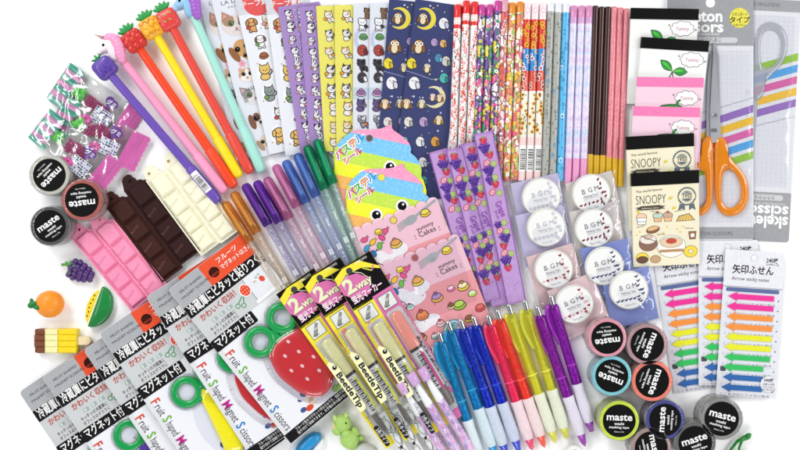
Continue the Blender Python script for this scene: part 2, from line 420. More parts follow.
b = MB(); lm = mat('#1f7a35', .4); b.ball((-9, -2.5, 21), 3, lm, (1.3, .8, .8)); b.ball((-14, 0, 20), 4.6, lm, (1.1, .75, .4), rot=20); b.ball((-15, 3, 19), 3.5, lm, (1, .6, .4), rot=100); part('leaf', b, r)
r = thing('melon_eraser', 'slice of green melon eraser with yellow flesh and black seeds', 'eraser', spot(97, 306, 0, 70), 'small novelty erasers on the table')
def wedge(R0, mt, z0, z1, a=None):
    pts = [(R0 * cos(rad(t)), .62 * R0 * sin(rad(t))) for t in range(180, 361, 12)]; return pts
b = MB(); b.pillow([(x, y * 1.12) for x, y in [(21 * cos(rad(t)), 14.5 * sin(rad(t))) for t in range(0, 181, 10)]], 0, 9, mat('#16803a', .35, coat=.3, var=.15, scale=60), base=6, c=(0, 6)); part('rind', b, r)
b = MB(); b.slab([(20.5, -1.2), (20, -7), (-16, -7.5), (-20.5, -1.2)][:0] or [(-20.5, .3), (-14, -5), (0, -7), (14, -5), (20.5, .3)], 0, 7.5, mat('#f5f1c4', .45))
b.slab([(-17.5, -1), (-12, -5.5), (0, -7.6), (12, -5.5), (17.5, -1)], 7.5, 7.8, mat('#f0cf2a', .4))
a = Art()
for k in range(6): a.ell(-11 + k * 4.3, -3.6 - (1 if 1 < k < 4 else 0), 1, .6, BK, 1)
b.art(a, 7.8); part('flesh', b, r)
r = thing('ice_lolly_eraser', 'brown, cream and yellow ice lolly eraser on a wooden coloured stick', 'eraser', spot(59.5, 340, 0, 0), 'small novelty erasers on the table')
b = MB()
for u0, u1, c in ((-22, -11.5, '#7a4528'), (-11.5, 1.5, '#f3ecae'), (1.5, 20, '#f4d61f')):
    for k in range(4):
        y = -12 + k * 6; m = mat(c, .4, coat=.15)
        x0 = u0 + (3 if k in (0, 3) and u0 < -20 else 0)
        b.box(x0, y + .05, 1, u1 - .05, y + 5.95, 8.2, m)
        b.faces([(x0, -(y + .1), 8.2), (u1 - .05, -(y + .1), 8.2), (u1 - .05, -(y + 1.3), 9.4), (x0 + .8, -(y + 1.3), 9.4), (x0 + .8, -(y + 4.7), 9.4), (u1 - .05, -(y + 4.7), 9.4), (u1 - .05, -(y + 5.9), 8.2), (x0, -(y + 5.9), 8.2)], [(0, 1, 2, 3), (3, 2, 5, 4), (4, 5, 6, 7), (0, 3, 4, 7), (1, 6, 5, 2)], m)
    b.box(u0 + .6, -11.5, 0.5, u1, 11.5, 7.6, mat(c, .5))
part('ice', b, r)
b = MB(); b.slab(rr(16, -4, 33, 4, 3.9), 2.5, 6.5, mat('#ecd9ad', .5)); part('stick', b, r)
# green dinosaur like eraser
r = thing('dinosaur_eraser', 'light green horned animal eraser standing on the white table', 'eraser', spot(347, 428, 0, 0), 'small novelty erasers on the table')
gm = mat('#a9cf6a', .5, coat=.1, sss=.1, var=.04)
b = MB(); b.ball((3, -9, 8), 9.5, gm, (1, 1.05, .8), n=24); b.ball((-4, 7, 10), 9, gm, (1, 1, .8), n=24); b.ball((-9, 1, 10), 5.5, gm, (1, 1.2, .8), n=18)
b.ball((9, -1, 10), 4, gm, (1.3, .8, .8), rot=-50); b.ball((14, -8, 7), 3.2, gm, (1.2, 1, .8)); b.ball((7, -17, 6), 5, gm, (1, .8, .8)); b.ball((0, -3, 12), 5, gm, (1, 1, .8)); part('body', b, r)
b = MB(); b.lathe([(0, 2.6), (5, .9), (8, .1)], mat('#d9cf9a', .5), 10, axis='z'); h = b
for i, v in enumerate(h.v): h.v[i] = (-12 - v[2] * .15 + v[0] * .9, 4 + v[1] + v[2] * .7, 14 + v[2] * .5)
part('horn', b, r)
for s, p in ((0, (-11, 12)), (1, (0, 15))):
    b = MB(); b.ball((p[0], p[1], 12), 3.2, mat('#bcd97e', .5), (.7, 1.2, .7), rot=20 if s == 0 else -20); part('ear', b, r)
part('eye', MB().ball((0, 8.5, 16.4), .9, BK), r)
# whale
r = thing('whale_eraser', 'bright blue whale eraser with white belly at the bottom edge', 'eraser', spot(309, 444, 0, 33), 'small novelty erasers on the table')
b = MB(); b.pillow([(-20, 6), (-16, -2), (-8, -7), (2, -9), (11, -8), (16, -3), (14, 2), (4, 4), (-6, 7), (-14, 9)], 0, 12, mat('#1d8fcb', .35, coat=.3, var=.08, scale=80), base=5, rings=8); part('body', b, r)
b = MB(); b.pillow([(-10, 9), (2, 4.5), (14, 1), (16, 4), (10, 10), (0, 13), (-8, 12)], 0, 8, mat('#eef2f2', .4), base=4); part('belly', b, r)
b = MB(); b.pillow([(-18, 5), (-27, 1), (-31, 5), (-27, 8), (-30, 13), (-22, 11)], 0, 6, mat('#1d8fcb', .35, coat=.3), base=3); part('tail', b, r)
r = thing('egg_eraser', 'pale grey rounded eraser cut by the bottom edge beside the green animal', 'eraser', spot(365, 452, 0, 0), 'small novelty erasers on the table')
b = MB().ball((0, 0, 6), 13, mat('#c9cbc6', .5, sss=.1), (1.1, .8, .5), n=24); part('shell', b, r); part('spot', MB().ball((2, -2, 10.6), 5, mat('#e8e9e4', .5), (1, 1, .5)), r)
r = thing('sushi_eraser', 'white round eraser with a red centre below the purple pens', 'eraser', spot(573, 453, 0, 0), 'small novelty erasers on the table')
part('rice', MB().lathe([(0, 8.5), (1, 9.5), (9, 9.5), (10.5, 8.5), (10.8, 7)], mat('#eceeea', .55, bump=.3, scale=700), 28, axis='z'), r)
part('filling', MB().lathe([(10.5, 6), (11.6, 5.6), (11.9, 4)], mat('#c63428', .35, coat=.3, var=.12), 20, axis='z'), r)
r = thing('cherry_eraser', 'green cherry stalk eraser in the bottom right corner', 'eraser', spot(738, 443, 0, 0), 'small novelty erasers on the table')
gm = mat('#0d8a2c', .35, coat=.3)
part('stalk', MB().tube([(-10, -14, 4), (-9, -5, 5), (-3, 3, 6), (5, 7, 6.5)], [1.4, 1.4, 1.6, 3], gm).ball((7, 8, 6.5), 3.3, gm, (1.4, .9, .8), rot=40).tube([(2, -14, 4), (-1, -4, 5), (2, 4, 6)], 1.3, gm), r)
for p in ((-11, -19), (3, -19)): part('cherry', MB().ball((p[0], p[1], 6), 6.5, mat('#c2202a', .25, coat=.5), n=20), r)

# ================================================================== sweet bags
def rasp(b, x, y, z, c, s=1.0):
    m = mat(c, .3, kind='tint', alpha=.75, coat=.4)
    for i in range(-1, 2):
        for j in range(-2, 3): b.ball((x + i * 3.2 * s + (j % 2) * 1.2, y + j * 2.9 * s, z + 1.5 - abs(i)), 2.1 * s, m, n=8)
def sweet_bag(px, py, ang, L, Wd, z, label, seed):
    M = frame(px, py, ang, z); root = thing('sweet_bag', label, 'candy bag', M, 'clear bags with striped ends holding fruit pieces')
    R = random.Random(seed)
    G, P = mat('#12977b', .3, coat=.3), mat('#c983ae', .3, coat=.3); a = Art(); n = 7; k = Wd / n
    for i in range(n):
        c = G if i % 2 == 0 else P; x1 = [17, 19, 18, 16, 17, 16, 19][i]
        a.poly([(0, i * k), (-1.2, i * k + k * .25), (0, i * k + k * .5), (-1.2, i * k + k * .75), (0, (i + 1) * k), (x1, (i + 1) * k), (x1 + 2.6, (i + .8) * k), (x1 + 3.3, (i + .5) * k), (x1 + 2.6, (i + .2) * k), (x1, i * k)], c, 1)
    e = [(L - 18, 0), (L - 19, Wd)]
    for i in range(15): e.append((L + (0 if i % 2 else -1.6), Wd - Wd * i / 14))
    PK = mat('#e56bb8', .3, coat=.3, var=.1, scale=90)
    a.poly(e, PK, 1); a.line([(L - 5, 1), (L - 5, Wd - 1)], .5, mat('#f19bd0', .3), 2); a.line([(L - 9, 1), (L - 9, Wd - 1)], .4, mat('#f19bd0', .3), 2)
    # label: violet heart, text, dark icon grid, magenta swirl
    V = mat('#6a3a94', .4); x, y = L - 38, 9
    a.ell(x + 3, y, 4.5, 4.5, V, 3); a.ell(x + 8, y + 1, 4.6, 4.2, V, 3); a.poly([(x - .6, y + 2), (x + 12, y + 3), (x + 4.5, y + 9)], V, 3)
    a.text('グミ', x + 5.5, y + 3.6, 4, WH, 4, align='c', bold=.03)
    a.rect(x - 5, y + 10, x + 15, y + 26, mat('#e4e2ee', .4), 2)
    for i in range(7):
        for j in range(6):
            if R.random() < .85: a.rect(x - 4.4 + i * 2.8, y + 10.6 + j * 2.6, x - 4.4 + i * 2.8 + R.uniform(1.2, 2.4), y + 10.6 + j * 2.6 + R.uniform(1, 2), R.choice([V, INK, mat('#3f3a78', .4), mat('#2a7f76', .4)]), 3)
    MG = mat('#d8248f', .35); cx, cy = x - 7, Wd - 5
    a.ell(cx, cy - 1, 6, 4.6, MG, 3); a.ring(cx, cy - 1, 2.2, 2.9, mat('#f08cc6', .4), 4, 16); a.ring(cx, cy - 1, 4, 4.5, mat('#f08cc6', .4), 4, 16)
    dome = lambda u, v, h: (u, -v, 5.2 + h + 2.0 * max(0, 1 - abs(u - L / 2) / (L / 2)) - 4.4 * max(0, (abs(u - L / 2) - L * .28) / (L * .22)) ** 1.5)
    part('printed_film', MB().art(a, 0, dome), root)
    b = MB(); b.film(0, 0, L, Wd, 5.4, FILM(.16, .14), 48, 24, 1.15, seed, 44, 2.4); part('clear_film', b, root)
    part('backing_film', MB().faces([(0, 0, .2), (L, 0, .2), (L, -Wd, .2), (0, -Wd, .2)], [(0, 3, 2, 1)], mat('#eceee8', .3, kind='tint', alpha=.3, coat=.3)), root)
    b = MB(); c = mat('#5fe04c', .25, kind='tint', alpha=.8, coat=.5)
    for i in range(9): b.ball((24 + R.uniform(-5, 5), -Wd * .48 + R.uniform(-4, 4), 3), R.uniform(2.4, 4), c, (1, 1, .7), n=10)
    part('green_sweet', b, root)
    b = MB()
    for q in range(3): rasp(b, 38 + q * 8.5, -Wd * .5 + R.uniform(-4, 3), 2.6, '#c0407e', .9)
    part('berry_sweet', b, root)
sweet_bag(71, 63, -34, 91, 43, .3, 'candy bag with green and pink stripes, the upper one under the grape pen', 1)
sweet_bag(66, 95, -27, 96, 38, 4, 'candy bag with its pink end between the grape pen and the white chocolate', 2)
sweet_bag(51, 109, -37.5, 92, 36, 7.5, 'lowest and frontmost candy bag, its striped end reaching furthest left', 3)

# ================================================================== novelty pens with fruit and unicorn toppers
def topper_pen(x1, y1, x2, y2, c, kind, label, **k):
    M, L = rod(x1, y1, 16 if kind == 'cube' else 12, x2, y2, 5.4); root = thing('novelty_pen', label, 'pen', M, 'soft pens with fruit and unicorn toppers')
    m = mat(c, .38, coat=.25, var=.02, sss=.05)
    part('barrel', MB().lathe([(6, 4.2), (L * .42, 4.3), (L * .80, 4.5)], m, 22), root)
    part('cap', MB().lathe([(L * .74, 4.9), (L * .745, 5.3), (L * .95, 5.3), (L - 2.5, 5), (L - .6, 4), (L, 2.6)], m, 22), root)
    def leafs(cs, n, x=-13, s=1.0):
        b = MB()
        for i in range(n):
            t = -60 + 120 * i / (n - 1); b.ball((x - 2.5 * s * cos(rad(t)), 4.5 * s * sin(rad(t)), 1.5), 3.6 * s, cs, (1.3, .5, .5), rot=180 - t)
        return b
    if kind in ('cube', 'berry', 'pine', 'melon'):
        b = MB(); b.lathe([(3, 6.5), (7, 4.8), (9, 4.2)], m, 18)
        o = rr(-11, -10.5, 9, 10.5, 5, 5); n = len(o)
        hm = mat(k['hc'], .4, coat=.25, var=.03)
        b.pillow(o, -2, 10, hm, base=5, rings=6, p=.35)
        part('topper', b, root)
        if kind == 'berry':
            b = MB()
            for i in range(-1, 2):
                for j in range(-1, 2): b.ball((-1 + i * 6.2, j * 6.4, 7.4 - .8 * abs(i) - .8 * abs(j)), 3.5, hm, (1, 1, .6), n=12)
            part('berry_bump', b, root)
        if kind == 'pine':
            a = MB()
            for i in range(3):
                for j in range(3):
                    x, y = -7 + i * 6, -6 + j * 6 + (i % 2) * 2.5
                    a.tube([(x - 1.6, y - 2.6, 8 - abs(j - 1)), (x + 1.6, y, 8.4 - abs(j - 1)), (x - 1.6, y + 2.6, 8 - abs(j - 1))], .75, mat('#e8952a', .4), 6)
            part('scale_pattern', a, root)
        if kind == 'melon':
            a = Art()
            for i in range(5): a.ell(-5.5 + (i % 2) * 6.5, -5.6 + i * 2.8, 1.7, .8, mat('#9ab04a', .4), 2, rot=30)
            part('seed', MB().art(a, 0, lambda u, v, h: (u, -v, 8.5 + h - .016 * (u * u + v * v))), root)
        if kind == 'cube':
            a = Art()
            for p in ((1, -2), (4, 1), (1, 4), (5, -4), (6, 5), (3, -6)): a.ell(p[0], p[1], 1, .8, mat('#3c2474', .5), 2)
            part('dimple', MB().art(a, 0, lambda u, v, h: (u, -v, 8.0 + h - .02 * (u * u + v * v))), root)
        part('leaf', leafs(mat(k.get('lc', '#2f9e4f'), .4), 3 if kind == 'cube' else 5, -12, .75 if kind == 'cube' else 1.15), root)
    else:
        hc, mc = k['hc'], k['mc']; hm = mat(hc, .4, coat=.2, var=.02); mm = mat(mc, .4, coat=.2, var=.03)
        s = k.get('s', 1); A = k['rot']
        def Q(pts):
            a = rad(A); return [(x * cos(a) + y * sin(a), -x * sin(a) + y * cos(a)) for x, y in pts]
        b = MB(); b.pillow(Q([(8, 6), (4, -4), (3, -10), (-3, -12), (-8, -8), (-13, -1), (-15, 4), (-12, 7), (-8, 6), (-4, 5), (-3, 10), (-1, 14), (6, 13)]), -2, 11, hm, base=4, c=Q([(-2, -1)])[0]); b.lathe([(-2, 6), (7, 4.8), (9, 4.2)], hm, 18); part('head', b, root)
        b = MB()
        for p, q in (((-3, -9), 5), ((0, -8.5), 5.6), ((3, -7), 6), ((5.5, -4), 6.2), ((7, -1), 6.2), ((7.6, 2.5), 6), ((8.2, 6), 5.8), ((9, 9), 5.2), ((9.6, 12), 4.2)):
            x, y = Q([p])[0]; b.ball((x, -y, 4), q, mm, (1, 1, .9), n=16)
        part('mane', b, root)
        h = Q([(-8, -9), (-16, -12)]); part('horn', MB().tube([(h[0][0], -h[0][1], 5), (h[1][0], -h[1][1], 6)], [2, .3], mat(k['oc'], .4), 8), root)
        e = Q([(-7, -1.5)])[0]; part('eye', MB().ball((e[0], -e[1], 8), 1.5, BK), root)
        e = Q([(-12, 5)])[0]; part('muzzle', MB().ball((e[0], -e[1], 3), 3.5, mat('#f6e8ea' if k['oc'] != '#9a86c8' else '#a8c8ea', .4)), root)
    return root
p = topper_pen(106, 69, 219, 202, '#6a4db0', 'cube', 'purple pen with a grape topper and a white price sticker', hc='#5b3fa0')
a = Art().strips(132, -4, 156, 4, WH, 1)
Rr = random.Random(5); x = 138.5
while x < 154: q = Rr.choice([.25, .5, .8]); a.strips(x, -2.8, x + q, 3, INK, 2); x += q + Rr.choice([.4, .7])
a.text('50201', 137.2, 3.2, 1.8, INK, 2, rot=90)
part('price_sticker', MB().art(a, 0, lambda u, v, h: (u, -(5.4 + h) * sin(v / 5.4), (5.4 + h) * cos(v / 5.4))), p)
topper_pen(113, 48, 225.5, 192, '#f29cc0', 'uni', 'pink pen with a pink unicorn head topper', hc='#f5e6ea', mc='#ee9cc4', oc='#c99aa0', rot=52)
topper_pen(135, 42, 235, 187, '#f2451c', 'berry', 'orange red pen with a raspberry topper', hc='#d02f24')
topper_pen(152.5, 29, 240, 177, '#f8dd14', 'pine', 'yellow pen with a pineapple topper', hc='#f7b62c')
topper_pen(169, 21, 251, 173, '#e3463a', 'melon', 'red pen with a seeded strawberry topper', hc='#df4340')
topper_pen(188.5, 4, 262, 172, '#a5e0d2', 'uni', 'mint green pen with a blue and violet unicorn head topper', hc='#94c4e6', mc='#a25fc4', oc='#9a86c8', rot=66)

# ================================================================== sticker motifs
O_ = mat('#3a3338', .45, var=0)
def M_(h): return mat(h, .42, var=0)
def critter(a, x, y, s, body, ear=None, kind='cat', acc=None, border=None, seed=0, rot=0, lv=0):
    """small outlined cartoon animal, about 2*s high"""
    R = random.Random(seed); t = Art(); ear = ear or body; B, E_ = M_(body), M_(ear)
    if border: t.ell(0, .1, .98, 1.12, M_(border), 1, n=16)
    pose = R.choice([0, 1, 2]) if kind != 'owl' else 0
    o = .1
    def oe(cx, cy, rx, ry, m, l=3, r=0): t.ell(cx, cy, rx + o, ry + o, O_, l - 1, r, n=12); t.ell(cx, cy, rx, ry, m, l, r, n=12)
    if kind in ('cat', 'dog', 'bear', 'rabbit'):
        if pose == 0: oe(0, .55, .42, .42, B); oe(-.3, .95, .16, .1, B, 4); oe(.3, .95, .16, .1, B, 4)
        elif pose == 1: oe(.35, .5, .55, .32, B); oe(.8, .8, .12, .18, B, 3); oe(.1, .85, .12, .16, B, 3)
        else: oe(-.1, .6, .5, .35, B); t.line([(.35, .5), (.75, .2), (.7, -.1)], .16, O_, 2)
        oe(0, -.18, .55, .47, B, 5)
        if kind == 'rabbit': oe(-.22, -.8, .13, .35, B, 4, 8); oe(.22, -.8, .13, .35, B, 4, -8)
        elif kind == 'dog': oe(-.52, -.15, .15, .34, E_, 6, -12); oe(.52, -.15, .15, .34, E_, 6, 12)
        elif kind == 'bear': oe(-.38, -.55, .16, .16, E_, 4); oe(.38, -.55, .16, .16, E_, 4)
        else:
            for q in (-1, 1):
                t.poly([(q * .6, -.3), (q * .5, -.95), (q * .05, -.58)], O_, 4); t.poly([(q * .53, -.36), (q * .46, -.8), (q * .14, -.56)], E_, 5)
        if ear != body and kind != 'dog': t.ell(.22, -.3, .22, .2, E_, 6, n=10); t.ell(.3, .55, .2, .15, E_, 6, n=9)
        for q in (-.2, .2): t.ell(q, -.15, .06, .08, O_, 7, n=6)
        t.ell(0, -.02, .07, .045, O_, 7, n=6)
    elif kind == 'owl':
        oe(0, .1, .6, .85, B, 3); oe(0, .3, .38, .55, M_('#f0dfb8'), 4) if acc is None else None
        oe(-.62, .2, .16, .5, E_, 4, -12); oe(.62, .2, .16, .5, E_, 4, 12)
        for q in (-.25, .25): t.ell(q, -.3, .25, .25, M_('#fdf6df'), 5, n=10); t.ell(q, -.3, .1, .1, O_, 6, n=8)
        t.poly([(-.08, -.15), (.08, -.15), (0, .05)], M_('#f0a030'), 6)
    elif kind == 'bird':
        oe(0, 0, .6, .7, B, 3); oe(.45, .2, .22, .38, E_, 4, 15)
        for q in (-.2, .15): t.ell(q, -.25, .06, .08, O_, 5, n=6)
        t.poly([(-.1, -.1), (.08, -.1), (0, .04)], M_('#f0a030'), 5)
    elif kind == 'food':
        oe(0, .2, .75, .42, B); oe(0, -.1, .6, .35, E_, 4)
        if acc: oe(0, -.5, .18, .16, M_(acc), 5)
        for q in (-.18, .18): t.ell(q, .28, .05, .07, O_, 6, n=6)
    if acc and kind not in ('food', 'owl'):
        t.ell(R.choice([-.5, .5]), .45, .3, .26, O_, 7, n=10); t.ell(t.f[-1][0][0][0] - .3, .45, .24, .2, M_(acc), 8, n=10)
    t.f = [(p, f, m, l + lv) for p, f, m, l in t.f]
    return a.add(t, x, y, s, rot)
def flower(a, x, y, s, c, c2, l=2, n=5):
    for i in range(n): a.ell(x + s * .55 * cos(2 * pi * i / n), y + s * .55 * sin(2 * pi * i / n), s * .42, s * .42, M_(c), l, n=8)
    a.ell(x, y, s * .3, s * .3, M_(c2), l + 1, n=8)
def pet_face(a, x, y, s, kind, rot=0):
    """photo like animal head"""
    t = Art(); c = {'calico': ('#dcd2cc', '#a88468', '#dc9a90'), 'dog': ('#c99a5e', '#8e5a30', '#3a2a22'), 'hamster': ('#c9a17c', '#efe6da', '#d8a090'), 'tabby': ('#d8d6d4', '#8f8c8a', '#d8a8a0'), 'puppy': ('#dcd6d0', '#7a5138', '#2c2422'), 'rabbit': ('#d9c7ae', '#a88c6c', '#c89c90')}[kind]
    m0, m1, m2 = [cells('fur_' + h, [h, h, '#%02x%02x%02x' % tuple(min(255, int(int(h[i:i + 2], 16) * 1.12)) for i in (1, 3, 5)), h], scale=900, kind='noise', rough=.5, coat=.1) for h in c]
    if kind in ('calico', 'tabby'):
        for q in (-1, 1): t.poly([(q * .95, -.1), (q * .85, -1.0), (q * .2, -.6)], m1, 1); t.poly([(q * .82, -.3), (q * .78, -.8), (q * .36, -.56)], m2, 2)
        t.ell(0, 0, .95, .72, m0, 3, n=20); t.ell(-.45, -.3, .42, .34, m1, 4, 20); t.ell(.5, -.32, .38, .3, m1, 4, -20); t.poly([(-.14, -.7), (.14, -.7), (.05, 0), (-.05, 0)], m0, 5)
        if kind == 'tabby':
            for q in range(5): t.line([(-.4 + q * .2, -.66), (-.3 + q * .15, -.4)], .06, M_('#5a5654'), 6)
            for q in (-1, 1):
                for k in range(3): t.line([(q * .9, -.05 + k * .14), (q * .6, 0 + k * .12)], .05, M_('#6a6664'), 6)
        ey = '#7f9a5a'
    elif kind == 'hamster':
        for q in (-1, 1): t.ell(q * .6, -.55, .22, .25, m2, 1)
        t.ell(0, 0, .85, .7, m0, 2, n=20); t.ell(0, .28, .7, .4, m1, 3, n=16); t.ell(0, -.3, .2, .35, m1, 3); ey = '#1c1412'
    else:
        t.ell(0, -.1, .62, .62, m0, 2, n=20); t.ell(.12, .35, .4, .42, m0, 3)
        for q in (-1, 1): t.ell(q * .68, .15, .26, .62, m1, 4, q * -14, n=16)
        if kind == 'puppy': t.ell(-.3, -.2, .3, .36, m1, 4)
        ey = '#1c1412'
    for q in (-.34, .34): t.ell(q, -.12, .2, .19, M_('#2a2420'), 7); t.ell(q, -.12, .155, .145, M_(ey), 8); t.ell(q, -.12, .08, .11, M_('#0c0808'), 9); t.ell(q + .04, -.16, .025, .03, M_('#ffffff'), 10, n=6)
    t.ell(0, .22 if kind != 'dog' else .5, .09 if kind in ('calico', 'tabby', 'hamster') else .15, .06 if kind in ('calico', 'tabby', 'hamster') else .11, M_('#c77f78' if kind in ('calico', 'tabby', 'hamster') else '#241a18'), 8)
    t.line([(0, .28), (-.14, .4)], .03, O_, 7); t.line([(0, .28), (.14, .4)], .03, O_, 7)
    return a.add(t, x, y, s, rot)

def sheet(px, py, ang, w, h, z, c, art, label, group, sleeve=True, su=0, seed=1):
    z, su = 5.2, -.1                                # each sheet leans on its left neighbour
    root = thing('sticker_sheet', label, 'stickers', frame(px, py, ang, z, su), group)
    b = MB(); b.slab(rr(0, 0, w, h, 1), 0, .25, mat(c, .45, var=.02)); b.art(art, .2)
    part('sheet', b, root)
    if sleeve: part('sleeve', MB().film(-1, -1.5, w + 1, h + 1.5, .95, FILM(.05, .2), 14, 36, .14, seed, 16), root)
    return root
SZ = .4; gi = 0
# pets
def pets_art(w):
    a = Art(); a.text('LA DOLCE', 8, 16, 4.2, M_('#3b3b44'), 1, bold=0, sx=1.25); a.text('PATISSERIE', 14, 20.5, 2.2, M_('#5a5a64'), 1, sx=1.6)
    for i, k in enumerate(['calico', 'dog', 'hamster', 'tabby', 'puppy', 'rabbit']):
        y = [38, 63, 89, 110, 135, 158][i]; pet_face(a, 18 if i != 2 else 16, y, [15, 14, 10, 13, 12.5, 10][i], k, 10 if i % 2 else -6)
    flower(a, 14, 77, 4, '#eeb0b8', '#e88a98'); flower(a, 24, 81, 2.6, '#f2d6a8', '#e8b878'); flower(a, 40, 78, 3, '#eeb0b8', '#e88a98'); return a
PG = 'pairs of sticker sheets fanned out along the top'
p0 = sheet(197.5, -8, 13, 44, 172, .5, '#e9ebef', pets_art(44), 'pet photo sticker sheet directly under the mint green pen', PG, seed=1)
sheet(209, -8, 14.5, 44, 172, 1.0, '#e9ebef', pets_art(44), 'pet photo sticker sheet with lettering at the top, uncovered one beside the mint pen', PG, seed=2)
# illustrated cats and dogs with the red round sticker
def illus_art(h):
    a = Art(); a.rect(0, 0, 43, 17, mat('#d9dade', .4), 1); a.ell(21, 6, 14.5, 14.5, mat('#e85a58', .4), 3, n=32)
    a.text('マスキング', 21, 3.5, 3.8, WH, 4, rot=-2, align='c', bold=.02).text('テープ素材', 21, 10, 5, WH, 4, rot=-2, align='c', bold=.02)
    R = random.Random(4); pos = [(11, 27, 8, 'dog', '#e3a868', '#c9482f'), (27, 26, 8, 'cat', '#efe9e4', '#e89aa8'), (16, 45, 7.5, 'dog', '#f4f0ec', '#5fa648'), (16, 60, 6, 'food', '#a5603a', None), (14, 76, 9, 'cat', '#e8c56a', None), (14, 98, 8.5, 'cat', '#8d9a92', '#7aa04a'), (19, 120, 8, 'cat', '#f4f0ec', '#c8493c'), (14, 140, 9, 'dog', '#ecbf68', None)]
    for i, (x, y, s, k, c, ac) in enumerate(pos):
        critter(a, x, y, s, c, {'#e3a868': '#c88a4a', '#f4f0ec': '#7a5a4a'}.get(c, c), k, ac, '#fbfbfa', i + 1)
        critter(a, x + 17, y + 1, s * .8, R.choice(['#f4f0ec', '#e8c56a', '#8d8f92', '#d99a5a']), None, R.choice(['cat', 'dog']), R.choice([None, '#c8493c', '#5fa648']), '#fbfbfa', i + 20)
        if i % 2: a.star(x + 9, y - 8, 1.2, M_('#f2a0b0'), 2); a.ell(x - 8, y + 7, .7, .7, M_('#e0893a'), 2)
    return a
def placed(px, py, ang, dv): a = rad(ang); return px - dv * sin(a), py - dv * cos(a)
x, y = placed(238.5, 16, 12.5, 17); sheet(x, y, 12.5, 43, 158, 1.5, '#eef0f2', illus_art(1), 'cat and dog cartoon sticker sheet with red round label, next to the pet photo sheets', PG, seed=3)
x, y = placed(267, 15, 7.5, 17); sheet(x, y, 7.5, 40, 158, 2.0, '#eef0f2', illus_art(2), 'cat and dog cartoon sticker sheet with red round label, next to the purple sheets', PG, seed=4)
# lilac
def grid_art(w, h, x0, dx, y0, dy, colors, seed, s=5.2, kinds=('cat', 'rabbit', 'bear'), border='#fdfdfd', accs=(None,), jit=1.0, notes=None):
    a = Art(); R = random.Random(seed); i = 0; y = y0
    while y < h - 5:
        x = x0
        while x < w - 3:
            c, e = R.choice(colors); critter(a, x + R.uniform(-jit, jit), y + R.uniform(-jit, jit) * .6, s * R.uniform(.9, 1.1), c, e, R.choice(kinds), R.choice(accs), border, R.randint(0, 999), R.uniform(-12, 12)); x += dx; i += 1
            if notes: a.rect(x - dx * .5, y + 3, x - dx * .5 + 1.6, y + 3.5, M_(notes), 2, rot=R.uniform(0, 90)); a.ell(x - dx * .45, y - 4, .5, .5, M_(notes), 2, n=6)
        y += dy
    return a
la = grid_art(44, 152, 10, 11.5, 9, 12.5, [('#f6f4f4', '#5d5866'), ('#e9e6ea', '#8a8694'), ('#f4f2f2', '#37333c')], 5, 5.6, border=None, accs=(None, '#c8846a', '#e7a0b0'), notes='#f5eef8')
sheet(277.5, 7, 9, 42, 152, 2.4, '#ab8cc6', la, 'lilac sticker sheet beside the cat and dog cartoon sheets', PG, seed=5)
sheet(299, 7, 4.5, 40, 146, 2.8, '#ab8cc6', la, 'lilac sticker sheet beside the yellow sheets', PG, seed=6)
ya = grid_art(30, 145, 11.5, 60, 11, 18.2, [('#f3efe8', '#6a666a'), ('#efe2c6', '#e3b46a'), ('#f1eee8', '#4c484c'), ('#f3efe8', '#e0b070')], 9, 7.0, ('cat',), None, (None, '#e8a23a'), 1.5, '#6a6640')
sheet(316, 6, 3.4, 36, 145, 3.2, '#efe76c', ya, 'yellow cat sticker sheet beside the lilac sheets', PG, seed=7)
sheet(334.5, 5, .8, 34, 143, 3.6, '#efe76c', ya, 'yellow cat sticker sheet beside the white animal sheets', PG, seed=8)
wa = Art(); wa.ring(15, 36, 11, 13.5, mat('#b6cfe6', .4), 1); wa.ring(15, 36, 13.5, 15, mat('#e6cfdc', .4), 1); wa.rect(0, 84, 34, 96, mat('#c9d6e2', .4), 1)
for i, (x, y, s, c, e, k, ac) in enumerate([(14, 9, 6, '#8a6a4c', '#5c4230', 'bear', None), (9, 20, 7, '#f6f6f6', '#f6f6f6', 'bear', '#37343a'), (10, 33, 5.5, '#62a05c', '#62a05c', 'food', None), (9, 47, 7.5, '#b2483c', '#7c2a28', 'bird', None), (8, 61, 7, '#3a3840', '#22202a', 'bear', None), (9, 74, 7, '#3c3c46', '#f2f2f2', 'bird', None), (8, 89, 6, '#c9a2c0', '#9a6aa0', 'food', '#e08a9a'), (8, 101, 7, '#6a5684', '#4c3c6a', 'cat', None), (9, 117, 7, '#8a8a94', '#e8e8ea', 'bear', '#d87a3a'), (9, 133, 6.5, '#f0eee8', '#62a05c', 'cat', None)]):
    critter(wa, x, y, s, c, e, k, ac, None, i + 3, lv=1); critter(wa, x + 16, y + 1, s, e, c, k, None, None, i + 33, lv=1)
sheet(353.5, 3, -.3, 34, 142, 4.0, '#e4e8ec', wa, 'pale animal sticker sheet beside the yellow sheets', PG, seed=9)
sheet(370, 3, -.6, 34, 142, 4.4, '#e4e8ec', wa, 'pale animal sticker sheet beside the navy sheets', PG, seed=10)
